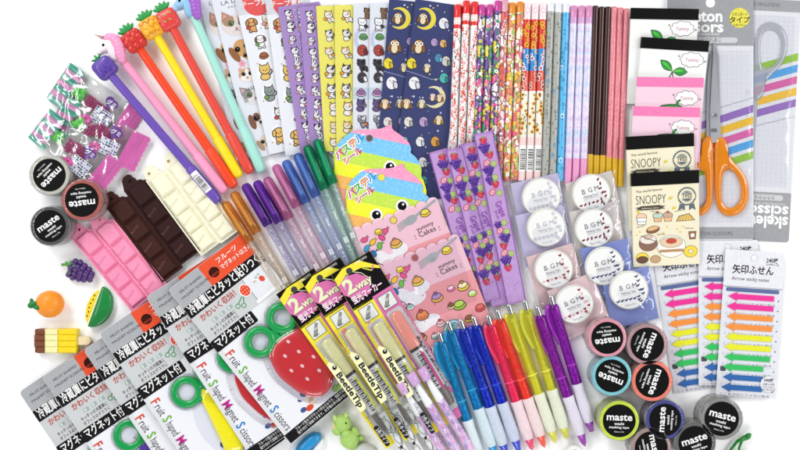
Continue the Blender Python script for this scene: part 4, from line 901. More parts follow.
# ================================================================== two way highlighter packs
def marker_pack(px, py, ang, z, su, label, first=False):
    Wd, L = 45, 186; root = thing('marker_pack', label, 'highlighter pack', frame(px, py, ang, z, su), 'carded two colour highlighters')
    b = MB(); b.slab(rr(0, 0, Wd, L, 1), 0, .4, mat('#f2e23c', .35, coat=.3)); a = Art(); B1 = mat('#121113', .4, coat=.3); Y = mat('#f2e23c', .35, coat=.3); P = mat('#d56fa8', .35, coat=.3); PP = mat('#f0a0d0', .4)
    a.rect(.1, .1, Wd - .1, 42, B1, 1); a.poly([(0.2, 6), (12, 1), (30, 2), (Wd - .2, 17), (Wd - .2, 20), (30, 10), (12, 8), (.2, 16)], Y, 2); a.poly([(.2, 14), (10, 9), (22, 12), (30, 22), (24, 36), (8, 34), (.2, 24)], P, 2)
    a.text('KOKUYO', 26, 4.4, 2.6, WH, 4, maxw=13); CR = mat('#e8eac0', .4)
    a.text('2', 3.5, 26.5, 15, O_, 3, bold=.03, sx=1.1).text('2', 3.5, 26, 14.6, CR, 4, bold=.035, sx=1.1); a.text('way', 15, 27, 8, O_, 3, bold=.04).text('way', 15, 26.6, 7.6, CR, 4, bold=.03)
    a.text('蛍光マーカー', 4, 36.5, 6.4, mat('#c8489a', .4), 4, bold=.04, maxw=34.4).text('蛍光マーカー', 4, 36.5, 6.4, WH, 5, bold=.015, maxw=34)
    a.poly([(30, 10), (37, 17), (36, 18), (29, 11)], mat('#b8c84a', .4), 3).poly([(41, 14), (37, 18), (36, 17), (40, 13)], P, 3)
    a.line([(17, 7), (8, 12), (4, 20)], .6, CR, 5); a.line([(17, 7), (26, 14), (30, 22)], .6, CR, 5)
    a.ell(17, 6.5, 3.2, 3.2, mat('#3c3a3c', .5), 6, n=20)
    a.rect(23, 40, Wd - .1, L - .2, P, 1); a.rect(.1, 40, 23, L - .2, Y, 1)
    for x0, bc in ((4, Y), (26, P)):
        a.rect(x0, 43.5, x0 + 16, 58.5, INK, 3); a.rect(x0 + .5, 44, x0 + 15.5, 58, mat('#dfe0da', .4), 4)
        a.line([(x0 + 3, 56), (x0 + 7, 51), (x0 + 12, 45.5)], 3, mat('#8d8e8a', .4), 5); a.line([(x0 + 5, 57), (x0 + 10, 50)], .5, INK, 6); a.line([(x0 + 2, 55), (x0 + 8, 56)], .5, INK, 6); a.ell(x0 + 8, 50, 2, 1.4, mat('#b8b9b4', .4), 6)
    for x0 in (3.5, 25.5): a.rrect(x0, 61, x0 + 17, 176, 3, mat('#cfcfca', .45), 2)
    b.art(a, .4); part('backing_card', b, root)
    # the two markers
    for x0, c1, c2, nm in ((13, '#f1efb4', '#cdd25a', 'cream'), (33, '#ffa596', '#b82a72', 'salmon')):
        m = MB(); xx = x0; T = 3.4
        def lz(prof, mt):
            q = MB(); q.lathe(prof, mt, 18, sy=1.95)
            m.faces([(x0 + v[1], -v[0], 3.2 + v[2]) for v in q.v], [f[::-1] for f in q.f], mt, True)
        lz([(64, 1.5), (66, 3.1), (104, 3.2)], mat(c1, .2, kind='tint', alpha=.7, coat=.7)); lz([(104, 3.5), (107, 3.5)], mat('#3a3634', .35, coat=.4))
        lz([(107, 3.4), (150, 3.4)], mat('#cfd0cc', .3, metal=.15, coat=.4)); lz([(150, 3.3), (164, 3.1), (170, 2.6)], mat('#6a645c', .3, coat=.4))
        mm = Art()
        for q in range(16): mm.rect(x0 - 3.2, 110 + q * 2.4, x0 + .5, 111.2 + q * 2.4, INK, 0) if q % 2 else mm.rect(x0 - 3.2, 110 + q * 2.4, x0 - .8, 110.7 + q * 2.4, INK, 0)
        mm.poly([(x0 + 1, 108), (x0 + 4.2, 112), (x0 + 4.2, 156), (x0 + 1, 150)], mat(c2, .35, coat=.3), 0)
        mm.text('BeetleTip', x0 - .6, 112, 3, INK, 1, rot=-90, maxw=26)
        m.art(mm, 0, lambda u, v, h: (u, -v, 3.2 + 3.62 + h - .09 * abs(u - x0) ** 1.35)); part('highlighter', m, root)
    a = Art(); a.poly([(-.2, 85), (3, 83), (6, 87), (8, 94), (8, 138), (6, 141), (-.2, 141)], mat('#f4f2c0', .3, coat=.4), 1)
    a.text('BeetleTip', 1.6, 97, 6.0, INK, 2, rot=-90, bold=.03, maxw=40); a.ell(4.6, 91, 2.3, 2.3, INK, 2, n=14); a.ell(5.1, 90.2, .8, .8, WH, 3, n=8)
    a.text('DUAL COLOR', 1.6, 148, 2.8, INK, 1, rot=-90, maxw=20); a.rrect(1, 160, 6, 183, 2, INK, 1); a.text('2色タイプ', 1.9, 163, 3.4, WH, 2, rot=-90, maxw=18)
    a.text('やわらかく紙にフィット', 37.5, 96, 4.2, INK, 2, rot=-90, bold=.02, maxw=56)
    a.ell(41, 158, 3, 3, P, 2, n=14)
    part('printed_band', MB().art(a, 0, lambda u, v, h: (u, -v, (8.2 if u < 12 else 1.2) + h)), root)
    f = MB(); f.film(3, 61, 43, 178, 7.4, FILM(.06, .09), 16, 40, .25, int(px), 14, .4); 
    for x in (3.2, 22.8, 43): f.tube([(x, -62, 2.5), (x, -177, 2.5)], [.7, .7], FILM(.2, .1), 6)
    part('blister', f, root)
    return root
marker_pack(276, 294.5, 35.5, 19, -.2, 'two colour highlighter pack leaning against the strawberry scissors pack')
marker_pack(301.5, 282, 33, 19.5, -.2, 'two colour highlighter pack, middle one of the three')
marker_pack(331, 274.5, 31.5, 20, -.2, 'two colour highlighter pack with pink right border, beside the pink cake sticker cards')

# ================================================================== cartoon outline pens and purple swirl pens
def slim_pen(x1, y1, x2, y2, z1, z2, kind, label, r=4.6):
    M, L = rod(x1, y1, z1, x2, y2, z2); grp = 'white pens with outlined cats' if kind == 'cat' else 'white and violet swirl pens with lilac caps'
    root = thing('cat_pen' if kind == 'cat' else 'swirl_pen', label, 'pen', M, grp)
    if kind == 'cat':
        part('barrel', MB().lathe([(9, r - .4), (L, r - .4)], mat('#e6e8e6', .3, coat=.6, var=.02), 20), root)
        b = MB().lathe([(0, r - 1), (1, r), (30, r + .1)], mat('#d6d8d4', .1, kind='tint', alpha=.35, coat=.8), 20); part('cap', b, root)
        a = Art(); R = random.Random(int(x1))
        for q in range(5):
            x = 20 + q * 17; v = -1 if q % 2 else 1.4; P = []
            for t in range(17): an = 2 * pi * t / 16; P.append((x + 6.2 * cos(an) * (1 + .12 * cos(3 * an)), v + 3.2 * sin(an)))
            a.line(P, .45, INK, 1); a.line([(x - 6, v - 1.6), (x - 8.2, v - 2.6), (x - 7, v + .2)], .4, INK, 1); a.line([(x - 6, v + 1.6), (x - 8.2, v + 2.8), (x - 6.6, v + .4)], .4, INK, 1)
            a.ell(x - 3, v - 1, .5, .5, INK, 1, n=6); a.ell(x - 3, v + 1.2, .5, .5, INK, 1, n=6); a.line([(x + 3, v - 3), (x + 8, v - 2), (x + 9, v + 1)], .45, INK, 1)
            if q % 2: a.ell(x + 10, v + 1.6, 1.6, 1.2, INK, 1, n=9)
        part('outline_print', MB().art(a, 0, cyl(r + .1)), root)
    else:
        sw = cells('print_swirl', ['#e6a8d0', '#f1e4f2', '#b49ad6', '#f0b8d8', '#9c8cc8', '#f4eef6'], scale=95, kind='noise', rough=.3, coat=.5, stretch=(.5, 1.3, 1))
        part('lilac_cap', MB().lathe([(-2, r - .5), (-1.5, r + .3), (10, r + .5), (10.5, r)], mat('#cfa4d4', .3, coat=.5), 22), root)
        part('tapered_grip', MB().lathe([(10, 2.2), (13, 2.8), (30, r - .2), (34, r)], mat('#eeeef0', .3, coat=.5, var=.02), 20), root)
        part('barrel', MB().lathe([(34, r), (L, r)], sw, 20), root)
        a = Art(); R = random.Random(int(x1))
        for q in range(9):
            x = 40 + q * 9.5; v = R.uniform(-2.6, 2.6); k = [(x + (2.6 - t * .16) * cos(t * .75), v + (2.2 - t * .14) * sin(t * .75)) for t in range(14)]; a.line(k, .4, M_(R.choice(['#8a68b8', '#d878b4', '#7a70b0'])), 1)
        part('swirl_print', MB().art(a, 0, cyl(r)), root)
slim_pen(377, 405, 424, 482, 22, 14, 'cat', 'white pen with outlined cats, leftmost, over the yellow edge of the highlighter packs')
slim_pen(390, 401, 436, 478, 22, 14, 'cat', 'white pen with outlined cats in the middle of its three')
slim_pen(401, 396, 449, 474, 22, 14, 'cat', 'white pen with outlined cats beside the violet swirl pens')
slim_pen(401, 384, 455, 472, 24, 14, 'swirl', 'violet swirl pen beside the outlined cat pens')
slim_pen(411, 375, 466, 466, 25, 14, 'swirl', 'violet swirl pen in the middle of its three')
slim_pen(422, 370, 478, 462, 23, 12, 'swirl', 'violet swirl pen beside the blue ballpoint pens')

# ================================================================== retractable ballpoint pens
def ballpoint(x1, y1, x2, y2, z, c, gc, gs, label):
    gc = '#%02x%02x%02x' % tuple(int(int(gc[i:i + 2], 16) * .6 + 240 * .4) for i in (1, 3, 5))
    M, L = rod(x1, y1, z, x2, y2, 7); root = thing('ballpoint_pen', label, 'pen', M, 'translucent click ballpoint pens with rubber grips')
    G = gs
    cm = mat(c, .08, kind='tint', alpha=.28, coat=.9, var=.0); core = mat(c, .35, coat=.2)
    part('plunger', MB().lathe([(0, 1.2), (.6, 2.2), (2, 2.5), (14, 2.5)], mat('#c4c5c8', .22, metal=1, var=0), 16), root)
    part('barrel', MB().lathe([(10, 3), (11, 4.6), (13, 5), (G - 22, 5.2), (G, 5.3)], cm, 22), root)
    part('refill', MB().lathe([(14, 1.5), (G - 24, 1.6), (G - 22, 3.4), (G, 3.6)], cells('ink_' + c, [c, '#e8e8f0', '#f4f4f8', c, '#f0f0f4'], scale=500, rough=.3), 14), root)
    part('trim_ring', MB().lathe([(G - 21, 5.3), (G - 20.6, 5.5), (G - 19.8, 5.5), (G - 19.4, 5.3)], core, 20, caps=False), root)
    part('grip', MB().lathe([(G - .3, 5.2), (G + .6, 5.9), (G + 8, 5.5), (G + 20, 5.9), (G + 30, 6.1), (G + 38, 5.2), (G + 40, 4.5)], mat(gc, .5, kind='tint', alpha=.93, sss=.2, coat=.15), 22), root)
    part('tip', MB().lathe([(G + 39.5, 4.4), (G + 41, 4.2), (G + 50, 2.6), (L - 2, 1.6), (L, .7)], mat(c, .2, kind='tint', alpha=.85, coat=.8), 18, ), root)
    b = MB(); n = 14; P = [(9 + 40 * t / n, 4.4 + 4.6 * sin(pi * (t / n) ** .75)) for t in range(n + 1)]; P = [(9, 3)] + P + [(47, 3)]
    b.slab(P, -1.9, 1.9, mat(c, .12, kind='tint', alpha=.45, coat=.9)); b.tube([(x, -y - .1, 0) for x, y in P[1:-1]], 2.2, mat(c, .12, kind='tint', alpha=.8, coat=.9), 8); part('clip', b, root)
    return root
for a in [(438.5, 332, 486, 478, 13, '#1fa0d4', '#d5e8ef', 92, 'turquoise blue ballpoint pen beside the violet swirl pens'), (447.5, 321, 497, 460, 13, '#1c98d2', '#c3dfea', 92, 'turquoise blue ballpoint pen next to the dark blue pens'),
    (460, 319, 507.5, 458, 13, '#2446d0', '#bccce4', 92, 'dark blue ballpoint pen next to the turquoise ones'), (472.5, 316, 520, 454, 13, '#2040d4', '#b4c2e2', 91, 'dark blue ballpoint pen next to the pink ones'),
    (487.5, 315, 532.5, 450, 13, '#fb3f74', '#f6cdd6', 90, 'hot pink ballpoint pen next to the dark blue ones'), (496.5, 309.5, 544.5, 447.5, 13.5, '#fd5644', '#f6cfd0', 93, 'coral red ballpoint pen next to the yellow ones'),
    (508, 304, 555.5, 443, 13, '#e6e448', '#e6ebc4', 94, 'yellow green ballpoint pen next to the coral red one'), (524, 300, 567, 439, 13, '#e2e048', '#e2e8c2', 93, 'yellow green ballpoint pen next to the purple ones'),
    (536.5, 306, 585, 446, 13, '#a428b8', '#ded4ea', 95, 'purple ballpoint pen next to the yellow green ones'), (550, 295, 592, 432, 13.5, '#a024ba', '#dcd2ea', 92, 'outermost purple ballpoint pen, nearest the pink masking tape roll')]:
    ballpoint(*a)

# ================================================================== rainbow swirl sticker cards
def world_card(name, label, cat, group, ox, oy, z, pts, c, art_px, thick=.6, sleeve=None):
    """card whose outline and artwork are given round its own centre (ox, oy)"""
    root = thing(name, label, cat, Matrix.Translation(W(ox, oy, z)), group)
    b = MB(); b.slab([(x - ox, y - oy) for x, y in pts], 0, thick, c, mat('#e8e2dc', .6))
    t = Art().add(art_px, -ox, -oy); b.art(t, thick); part('card', b, root); return root
def smooth(P, k=3, closed=True):
    n = len(P); out = []
    for i in range(n):
        a, b, c, d = P[i - 1], P[i], P[(i + 1) % n], P[(i + 2) % n]
        for t in [q / k for q in range(k)]: out.append(tuple(.5 * (2 * b[j] + (c[j] - a[j]) * t + (2 * a[j] - 5 * b[j] + 4 * c[j] - d[j]) * t * t + (3 * b[j] - a[j] - 3 * c[j] + d[j]) * t ** 3) for j in (0, 1)))
    return out
def clip(poly, f):
    """keep the part of the polygon where f(x, y) >= 0"""
    out = []; n = len(poly)
    for i in range(n):
        a, b = poly[i], poly[(i + 1) % n]; fa, fb = f(*a), f(*b)
        if fa >= 0: out.append(a)
        if (fa >= 0) != (fb >= 0): t = fa / (fa - fb); out.append((a[0] + (b[0] - a[0]) * t, a[1] + (b[1] - a[1]) * t))
    return out
def swirl_card(dx, dy, z, label, hole):
    o = [(387, 126.5), (391, 125), (393, 130), (400, 135), (408, 142), (411, 149), (410.5, 153), (416, 158), (421, 168), (421, 176), (424, 183), (426, 194), (420, 206), (400, 216), (370, 222), (350, 218), (343, 206), (338, 192), (334, 178), (335, 166), (334, 154), (338, 144), (346, 136), (354, 131), (366, 130), (378, 129.5)]
    o = [(x + dx, y + dy) for x, y in smooth(o, 3)]; a = Art()
    f = lambda x, y: (y - dy) - .22 * (x - dx - 380)
    cs = [('#f29ac0', -99, 139), ('#78c4ee', 139, 156), ('#c3e24a', 156, 170), ('#eef02c', 170, 184), ('#f2b45a', 184, 196), ('#ee9a86', 196, 300)]
    for c, lo, hi in cs:
        p = clip(clip(o, lambda x, y: f(x, y) - lo), lambda x, y: hi - f(x, y))
        if len(p) > 2: a.poly(p, cells('glit_' + c, [c] * 4 + ['#%02x%02x%02x' % tuple(min(255, int(int(c[i:i + 2], 16) * .72 + 72)) for i in (1, 3, 5)), c], scale=1100, rough=.3, coat=.2), 1)
    for x, y, r in ((364.5, 176, 5), (390, 167, 5)): a.ell(x + dx, y + dy, r + 1.4, r + 1.4, WH, 2, n=20); a.ell(x + dx, y + dy, r - .6, r - .6, BK, 3, n=18); a.ell(x + dx + 1, y + dy - 1.6, 1.2, 1.2, WH, 4, n=8)
    a.ell(369.5 + dx, 138.5 + dy, 3.4, 3.4, mat(hole, .5), 3, n=20); a.ring(369.5 + dx, 138.5 + dy, 3.3, 3.9, mat('#b8a8a8', .5), 4, 20)
    cc = ['#d8409c', '#e89a2c', '#f0702c', '#4ab04c', '#e8902c', '#2f9ad8', '#8a4ab8']
    for i, ch in enumerate('パステル'):
        x, y = 338 + dx + i * 6.6, 160 + dy - i * 5.4; a.text(ch, x, y, 7.4, WH, 4, rot=36, bold=.12); a.text(ch, x, y, 7.2, M_(['#d8409c', '#43a83c', '#f0862c', '#2f9ad8'][i]), 5, rot=36, bold=.03)
    for i, ch in enumerate('シール'):
        x, y = 345.5 + dx + i * 5.6, 165 + dy - i * 4.4; a.text(ch, x, y, 6, WH, 4, rot=36, bold=.12); a.text(ch, x, y, 5.8, M_(['#e86a2c', '#b8389c', '#d8305c'][i]), 5, rot=36, bold=.03)
    return world_card('sticker_card', label, 'sticker card', 'glittery rainbow swirl sticker cards', 380 + dx, 172 + dy, z, o, mat('#f4e6d8', .5), a)
swirl_card(0, 0, 5.8, 'glittery rainbow swirl sticker card, upper one with the dark hanging hole', '#5a5458')
swirl_card(12, 39, 6.7, 'glittery rainbow swirl sticker card, lower one with the yellow hanging hole', '#e8dc4c')

# ================================================================== pink cake sticker cards
def cake_card(px, py, ang, z, label, hole, L):
    Wd = 92; root = thing('sticker_card', label, 'sticker card', frame(px, py, ang, z), 'scalloped pink cake sticker cards')
    pts = [(0, L), (Wd, L), (Wd, 4)]; top = []
    for i in range(8):
        x0 = Wd - i * Wd / 8
        for t in range(7): an = pi * t / 6; top.append((x0 - Wd / 16 + Wd / 16 * cos(an), 3.6 - 4.2 * sin(an)))
    pts = pts + top[1:]
    b = MB(); b.slab(pts, 0, .7, mat('#f6c8d4', .45, var=.01), mat('#7a4a4c', .6)); a = Art()
    a.rect(.3, 38, Wd - .3, L - .3, mat('#f2a3a6', .42, coat=.2, var=.01), 1)
    wv = mat('#f6f2f4', .42, coat=.2)
    for x, y, rx, ry in ((12, 38, 15, 9), (28, 44, 13, 7), (40, 36, 8, 6), (20, 72, 17, 7), (34, 70, 12, 6), (14, 100, 16, 8), (30, 104, 12, 7), (60, 108, 13, 6)): a.ell(x, y, rx, ry, wv, 2, n=22)
    for i, (x, y, c) in enumerate([(10, 15, '#e85a8c'), (17, 20, '#f2c23c'), (9, 24, '#3fa8d8'), (22, 26, '#6cc04c'), (14, 31, '#2c78b8'), (27, 19, '#e8508c'), (6, 33, '#e86aa0'), (32, 14, '#e85a8c')]):
        a.ell(x, y, 4, 2.8, O_, 3, 25 * i, n=12); a.ell(x, y, 3.5, 2.3, M_(c), 4, 25 * i, n=12); a.star(x + 4, y - 2, 2, O_, 3, n=3); a.star(x + 4, y - 2, 1.4, M_(c), 4, n=3)
    # fork with a small yellow cake
    fk = M_('#a8acae'); a.ell(60, 13, 7, 4.2, fk, 3, 12, n=16); a.line([(66, 11), (Wd - 2, 3)], 2.2, fk, 3)
    for q in range(4): a.line([(55, 10.5 + q * 1.9), (45, 13.5 + q * 2.0)], 1.0, fk, 3)
    def cake(x, y, s, c, e, acc=None, k=0): critter(a, x, y, s, c, e, 'food', acc, None, int(x * 7 + y), lv=3)
    cake(76, 11, 6.5, '#f2cc2c', '#f6de5a', None); a.text('yummy', 62, 26, 4.2, O_, 3, rot=3, maxw=18); a.text('Cakes', 62, 32.5, 5.6, O_, 3, rot=3, maxw=18)
    for q in (-1, 1): a.line([(71 + q * 12, 30), (71 + q * 13.5, 29)], .5, O_, 3); a.line([(71 + q * 12, 32), (71 + q * 13.5, 32.5)], .5, O_, 3)
    L_ = [(38, 29, 7.5, '#f2cc4c', '#e8a85a', '#c88a4a'), (14, 46, 7, '#f2b0b8', '#f6d0d6', '#d83c50'), (6, 52, 5.5, '#5a4a3c', '#7fae5c', None), (50, 51, 7.5, '#e8b04c', '#b08ac0', '#8a6ab0'), (78, 50, 7.5, '#f0c83c', '#f6e8b8', '#c8903c'), (30, 62, 8, '#d87a4c', '#e8905c', '#e04a3c'), (68, 66, 8, '#9cc43c', '#b8d85c', None), (86, 76, 6.5, '#e0504c', '#e8706a', None), (20, 82, 8, '#e8b85c', '#a06a3c', '#6aa04c'), (52, 90, 8, '#c8a0c8', '#8ac8c4', '#e87aa0'), (84, 98, 8, '#3f9ab0', '#62b8c8', '#f2f0e0'), (10, 106, 7.5, '#f2cc6a', '#f6f0e8', '#d83c50'), (34, 112, 7, '#e8a0b0', '#f4d8dc', None)]
    L_ += [(26, 12, 5, '#f2cc2c', '#f6de5a', None), (60, 64, 5, '#f0d0b0', '#8a5a3c', '#d83c50'), (84, 60, 5.5, '#b8d85c', '#e8f0c0', None), (44, 76, 5.5, '#f6f0e8', '#f2b0b8', '#d83c50'), (72, 82, 6, '#f2cc4c', '#a06a3c', None), (8, 72, 5.5, '#c8a0c8', '#f6e8f0', None), (34, 86, 5, '#8ac8c4', '#f6f0e8', '#e87aa0'), (70, 98, 6, '#e8b04c', '#f6e8b8', '#6aa04c'), (46, 104, 5.5, '#f0c83c', '#e86aa0', None), (22, 96, 5.5, '#e0504c', '#f8d8d8', None), (62, 116, 6.5, '#f2cc4c', '#e8905c', '#6aa04c'), (80, 114, 6, '#b08ac0', '#e8d0f0', None), (66, 48, 5, '#e86a9c', '#f8c8d8', None), (22, 50, 5, '#f6f0e8', '#8ac8c4', '#d83c50')]
    for x, y, s, c, e, ac in L_:
        if y < L - 6: cake(x, y, s, c, e, ac, 1)
    holo = cells('hologram', ['#7ac8d8', '#e8a0c8', '#8ad8a8', '#b8a0e0', '#f0f0f4', '#58b0c8'], scale=420, rough=.2, coat=.8)
    a.ell(54, 88, 11, 11, holo, 9, n=30); a.ring(54, 88, 8.5, 9.6, WH, 10, 24); a.ring(54, 88, 10.4, 11, mat('#3a9ab0', .3), 10, 28); a.ell(50, 86, 3.6, 3.6, M_('#8ac870'), 10, n=12); a.ell(57, 91, 3.6, 3.2, M_('#d86a90'), 10, n=12)
    R = random.Random(8)
    for i in range(16): a.star(R.uniform(4, 88), R.uniform(42, L - 5), R.uniform(.7, 1.3), M_(R.choice(['#d8506c', '#ffffff', '#c06a94', '#8a5a9c'])), 3)
    a.ell(44, 7, 3.1, 3.1, mat(hole, .5), 5, n=20); a.ring(44, 7, 3, 3.6, mat('#b87a80', .5), 6, 20)
    b.art(a, .7); part('card', b, root)
    part('sleeve', MB().film(-1, 2, Wd + 1, L + 1, 2, FILM(.06, .12), 30, 36, .35, int(px), 18), root)
cake_card(349.5, 229.5, 21, 7.6, 'scalloped pink cake sticker card, upper one directly under the rainbow swirls', '#eedc5c', 110)
cake_card(371, 267.5, 21.5, 8.7, 'scalloped pink cake sticker card, lower one reaching down to the blue ballpoint pens', '#a8585c', 124)

# ================================================================== violet fruit strips in clear bags
def fruit_strip(px, py, ang, z, sv, Wd, L, label, seed):
    root = thing('fruit_ruler', label, 'ruler', frame(px, py, ang, z, 0, sv), 'violet fruit rulers in clear sleeves')
    b = MB(); vm = mat('#c493d6', .22, coat=.6, var=.04, scale=60, sss=0); b.slab(rr(0, 0, Wd, L, 1.5), 0, 1.2, vm); a = Art(); R = random.Random(seed % 2)
    a.rect(1.2, 2, Wd - 1.2, L - 2, mat('#d0a8de', .3, coat=.5), 1); a.rect(0, 0, 1.2, L, mat('#9a62b4', .3), 2); a.rect(Wd - 1.2, 0, Wd, L, mat('#a46cbc', .3), 2)
    for i in range(40): a.ell(R.uniform(1.5, Wd - 1.5), R.uniform(3, L - 3), .7, .35, M_('#a874c0'), 2, R.uniform(0, 90), n=6)
    def straw(x, y, s):
        a.poly(smooth([(x - s, y - s * .6), (x, y - s * .9), (x + s, y - s * .5), (x + s * .6, y + s * .6), (x, y + s), (x - s * .7, y + s * .5)], 2), M_('#d8385c'), 5)
        for q in range(5): a.ell(x + R.uniform(-.5, .5) * s, y + R.uniform(-.4, .5) * s, .3, .4, M_('#f2c0b0'), 6, n=5)
        a.star(x, y - s * .8, s * .5, M_('#8ab85a'), 6)
    def grape(x, y, s):
        for i in range(4):
            for j in range(4 - i): a.ell(x + (j - (3 - i) / 2) * s * .62, y + i * s * .55 - s * .5, s * .36, s * .36, M_('#4c2888'), 4, n=9); a.ell(x + (j - (3 - i) / 2) * s * .62 - .25, y + i * s * .55 - s * .5 - .3, s * .2, s * .2, M_(R.choice(['#7c4cc0', '#9a6cd0', '#6a3cae'])), 5, n=7)
        for q in (-1, 1): a.ell(x + q * s * .4, y - s, s * .5, s * .3, M_('#7a52b4'), 4, 30 * q, n=8)
    def half(x, y, s): a.ell(x, y, s, s * .75, M_('#e2708c'), 5, 40); a.ell(x, y, s * .66, s * .45, M_('#f6d0d4'), 6, 40); a.ell(x, y, s * .3, s * .2, M_('#e88aa0'), 7, 40)
    def kiwi(x, y, s): a.ell(x, y, s, s, M_('#a8c85c'), 5, n=12); a.ell(x, y, s * .6, s * .6, M_('#d8e49c'), 6, n=10); a.ell(x, y, s * .2, s * .2, M_('#6a8a3c'), 7, n=8)
    c = Wd / 2
    y = 8
    for k, f in enumerate([0, 1, 0, 2, 1, 3, 0, 2, 4, 3, 2, 1, 0, 2, 1, 0]):
        if y > L - 8: break
        if f == 0: straw(c + R.choice([-1.5, 2]), y, 3.8); y += 7
        elif f == 1: grape(c + R.choice([-2, 1]), y + 1, 4.7); y += 8
        elif f == 2: half(c - 2.5, y, 4); kiwi(c + 4, y + 2, 3); y += 7.5
        elif f == 3: kiwi(c + 3, y, 3); grape(c - 3, y + 2, 3.4); y += 7
        elif f == 4: y += 2; a.text('Grape', c - 2.4, y + 1, 6.6, M_('#9a3cb8'), 4, rot=-75, bold=.01, maxw=16); a.text('fruit', c - 4.6, y + 9, 3.2, M_('#9a5cb4'), 4, rot=-78, maxw=9); y += 22
    b.art(a, 1.2); part('strip', b, root)
    f = MB(); f.film(-3.5, -3, Wd + 3, L + 3, 1.9, FILM(.09, .1), 14, 60, .5, seed, 34); part('clear_sleeve', f, root)
fruit_strip(428.5, 153, 15.5, 9.4, -.04, 20, 158, 'violet fruit ruler strip, outermost one beside the pink cake cards', 1)
fruit_strip(445.5, 150.5, 14.5, 11.2, -.04, 17, 156, 'violet fruit ruler strip with its top by the first ruler, second from the cake cards', 2)
fruit_strip(458.5, 145, 11.5, 11.2, -.04, 20, 164, 'violet fruit ruler strip half covered by the rightmost ruler', 3)
fruit_strip(473.5, 134.5, 11.3, 13.0, -.04, 19.5, 172, 'violet fruit ruler strip reaching highest, next to the lilac tape packets', 4)

# ================================================================== slim masking tape packets
def bgm(px, py, ang, c, dc, kind, label, cx, cy, sv, z, Wd=52, L=56):
    M = frame(px, py, ang, z, 0, sv); root = thing('tape_packet', label, 'tape packet', M, 'slim decorative tapes in clear packets')
    b = MB(); b.slab(rr(1, 0, Wd - 3, L - 2, .8), 0, .35, mat(c, .5, var=.02)); part('backing_card', b, root)
    R0 = 19.3; r = MB(); q = MB().lathe([(0, R0 - .6), (.5, R0), (4.2, R0), (4.8, R0 - .6)], mat('#dcdcd6', .45, var=.03), 44, axis='z')
    r.faces([(v[0] + cx, v[1] - cy, v[2] + .5) for v in q.v], q.f, mat('#e2e2dc', .45, var=.03), True)
    a = Art(); a.ell(cx, cy, R0 - 1.2, R0 - 1.2, mat('#efefec', .45, var=.02), 1, n=40); a.ring(cx, cy, R0 - 1.2, R0 - .6, mat('#c4c4b4', .45), 1, 40)
    tc = mat('#54505c' if kind != 'lace' else '#a8a6b8', .5); w0 = glyphs('BGM')[2]
    for i, ch in enumerate('BGM'): a.text(ch, cx - 9.4 + i * 6.4, cy - 1.6, 4.9, tc, 2, bold=.0); a.rect(cx - 9.8 + i * 6.4, cy - 1.8, cx - 6.8 + i * 6.4, cy - 1.4, tc, 2) if i == 0 else None
    a.text('Masking Tape', cx - 8.5, cy + 2.6, 1.9, tc, 2, sx=1.0); a.rect(cx - 8, cy + 3.8, cx + 6, cy + 4, tc, 2)
    C = M_(dc)
    def motif(x, y, k):
        if kind == 'leaf': a.ell(x, y, 1.9, .95, C, 2, 10 + 35 * (k % 3), n=8)
        elif kind == 'lace': a.ring(x, y, 1.2, 1.7, C, 2, 10); a.ell(x, y, .6, .6, C, 2, n=6)
        elif kind == 'berry': (a.heart(x, y, 1.7, M_('#9c3040'), 2) if k % 2 else flower(a, x, y, 1.7, '#e8c8c4', '#d8a0a0'))
        else: a.ell(x, y, 1.6, .9, C, 2, 30, n=8); a.poly([(x - 1.5, y + .4), (x - 2.4, y - 1.4), (x - .2, y)], C, 2); a.ell(x + 1.3, y - .9, .6, .6, C, 2, n=6)
    for k in range(6): motif(cx - 13 + k * 4.2, cy + 9 - (0 if k < 5 else 1), k)
    for k in range(4): motif(cx + 9.5 + (k % 2) * 1.2, cy - 12 + k * 4.6, k + 1)
    for k in range(2): motif(cx + 13, cy + 2 + k * 4, k); motif(cx + 8 + k * 1.5, cy + 11 + k * 2, k + 1)
    a.text('7mm x 5m', cx - 2, cy + 15, 1.7, tc, 2, align='c')
    r.art(a, 5.25); part('tape_roll', r, root)
    f = MB(); f.film(-3, -1, Wd, L, 1.4, FILM(.07, .1), 34, 34, .5, int(px + py), 26, 4.4); part('clear_packet', f, root)
    return root
for a in [
 (509.5, 184, 13, '#c9c0de', '#b4b0c8', 'lace', 'lilac backed tape packet, upper one lying on the pencil ends', 27.5, 19.5, -.13, 8.2),
 (514, 216, 13.5, '#cbc2e0', '#b4b0c8', 'lace', 'lilac backed tape packet, lower one above the pink backed packets', 28, 18, -.13, 8.6),
 (525, 257.5, 17, '#e4c6c4', '#b04850', 'berry', 'pink backed tape packet with heart pattern, upper one of the two', 23.5, 19, -.13, 8.8),
 (546, 291.5, 23, '#e8cccc', '#b04850', 'berry', 'pink backed tape packet with heart pattern, lower one by the purple pens', 20.5, 22, -.1, 8.8),
 (564, 184, 16, '#d9d0c8', '#7c2c34', 'leaf', 'beige backed tape packet with red leaf pattern, upper one under the gold pencil ends', 23, 16, -.13, 8.4),
 (568, 212.5, 14, '#d8cfc8', '#7c2c34', 'leaf', 'beige backed tape packet with red leaf pattern, lower one above the blue packets', 21, 21, -.13, 8.8),
 (579, 249, 12.5, '#8290cc', '#3a4470', 'boot', 'blue backed tape packet, upper one touching the snack memo pad', 20.5, 21.5, -.12, 8.8),
 (600, 277, 13, '#8492ce', '#3a4470', 'boot', 'blue backed tape packet, lower one nearest the arrow sticky notes', 24.5, 18.5, -.1, 9)]:
    bgm(*a)

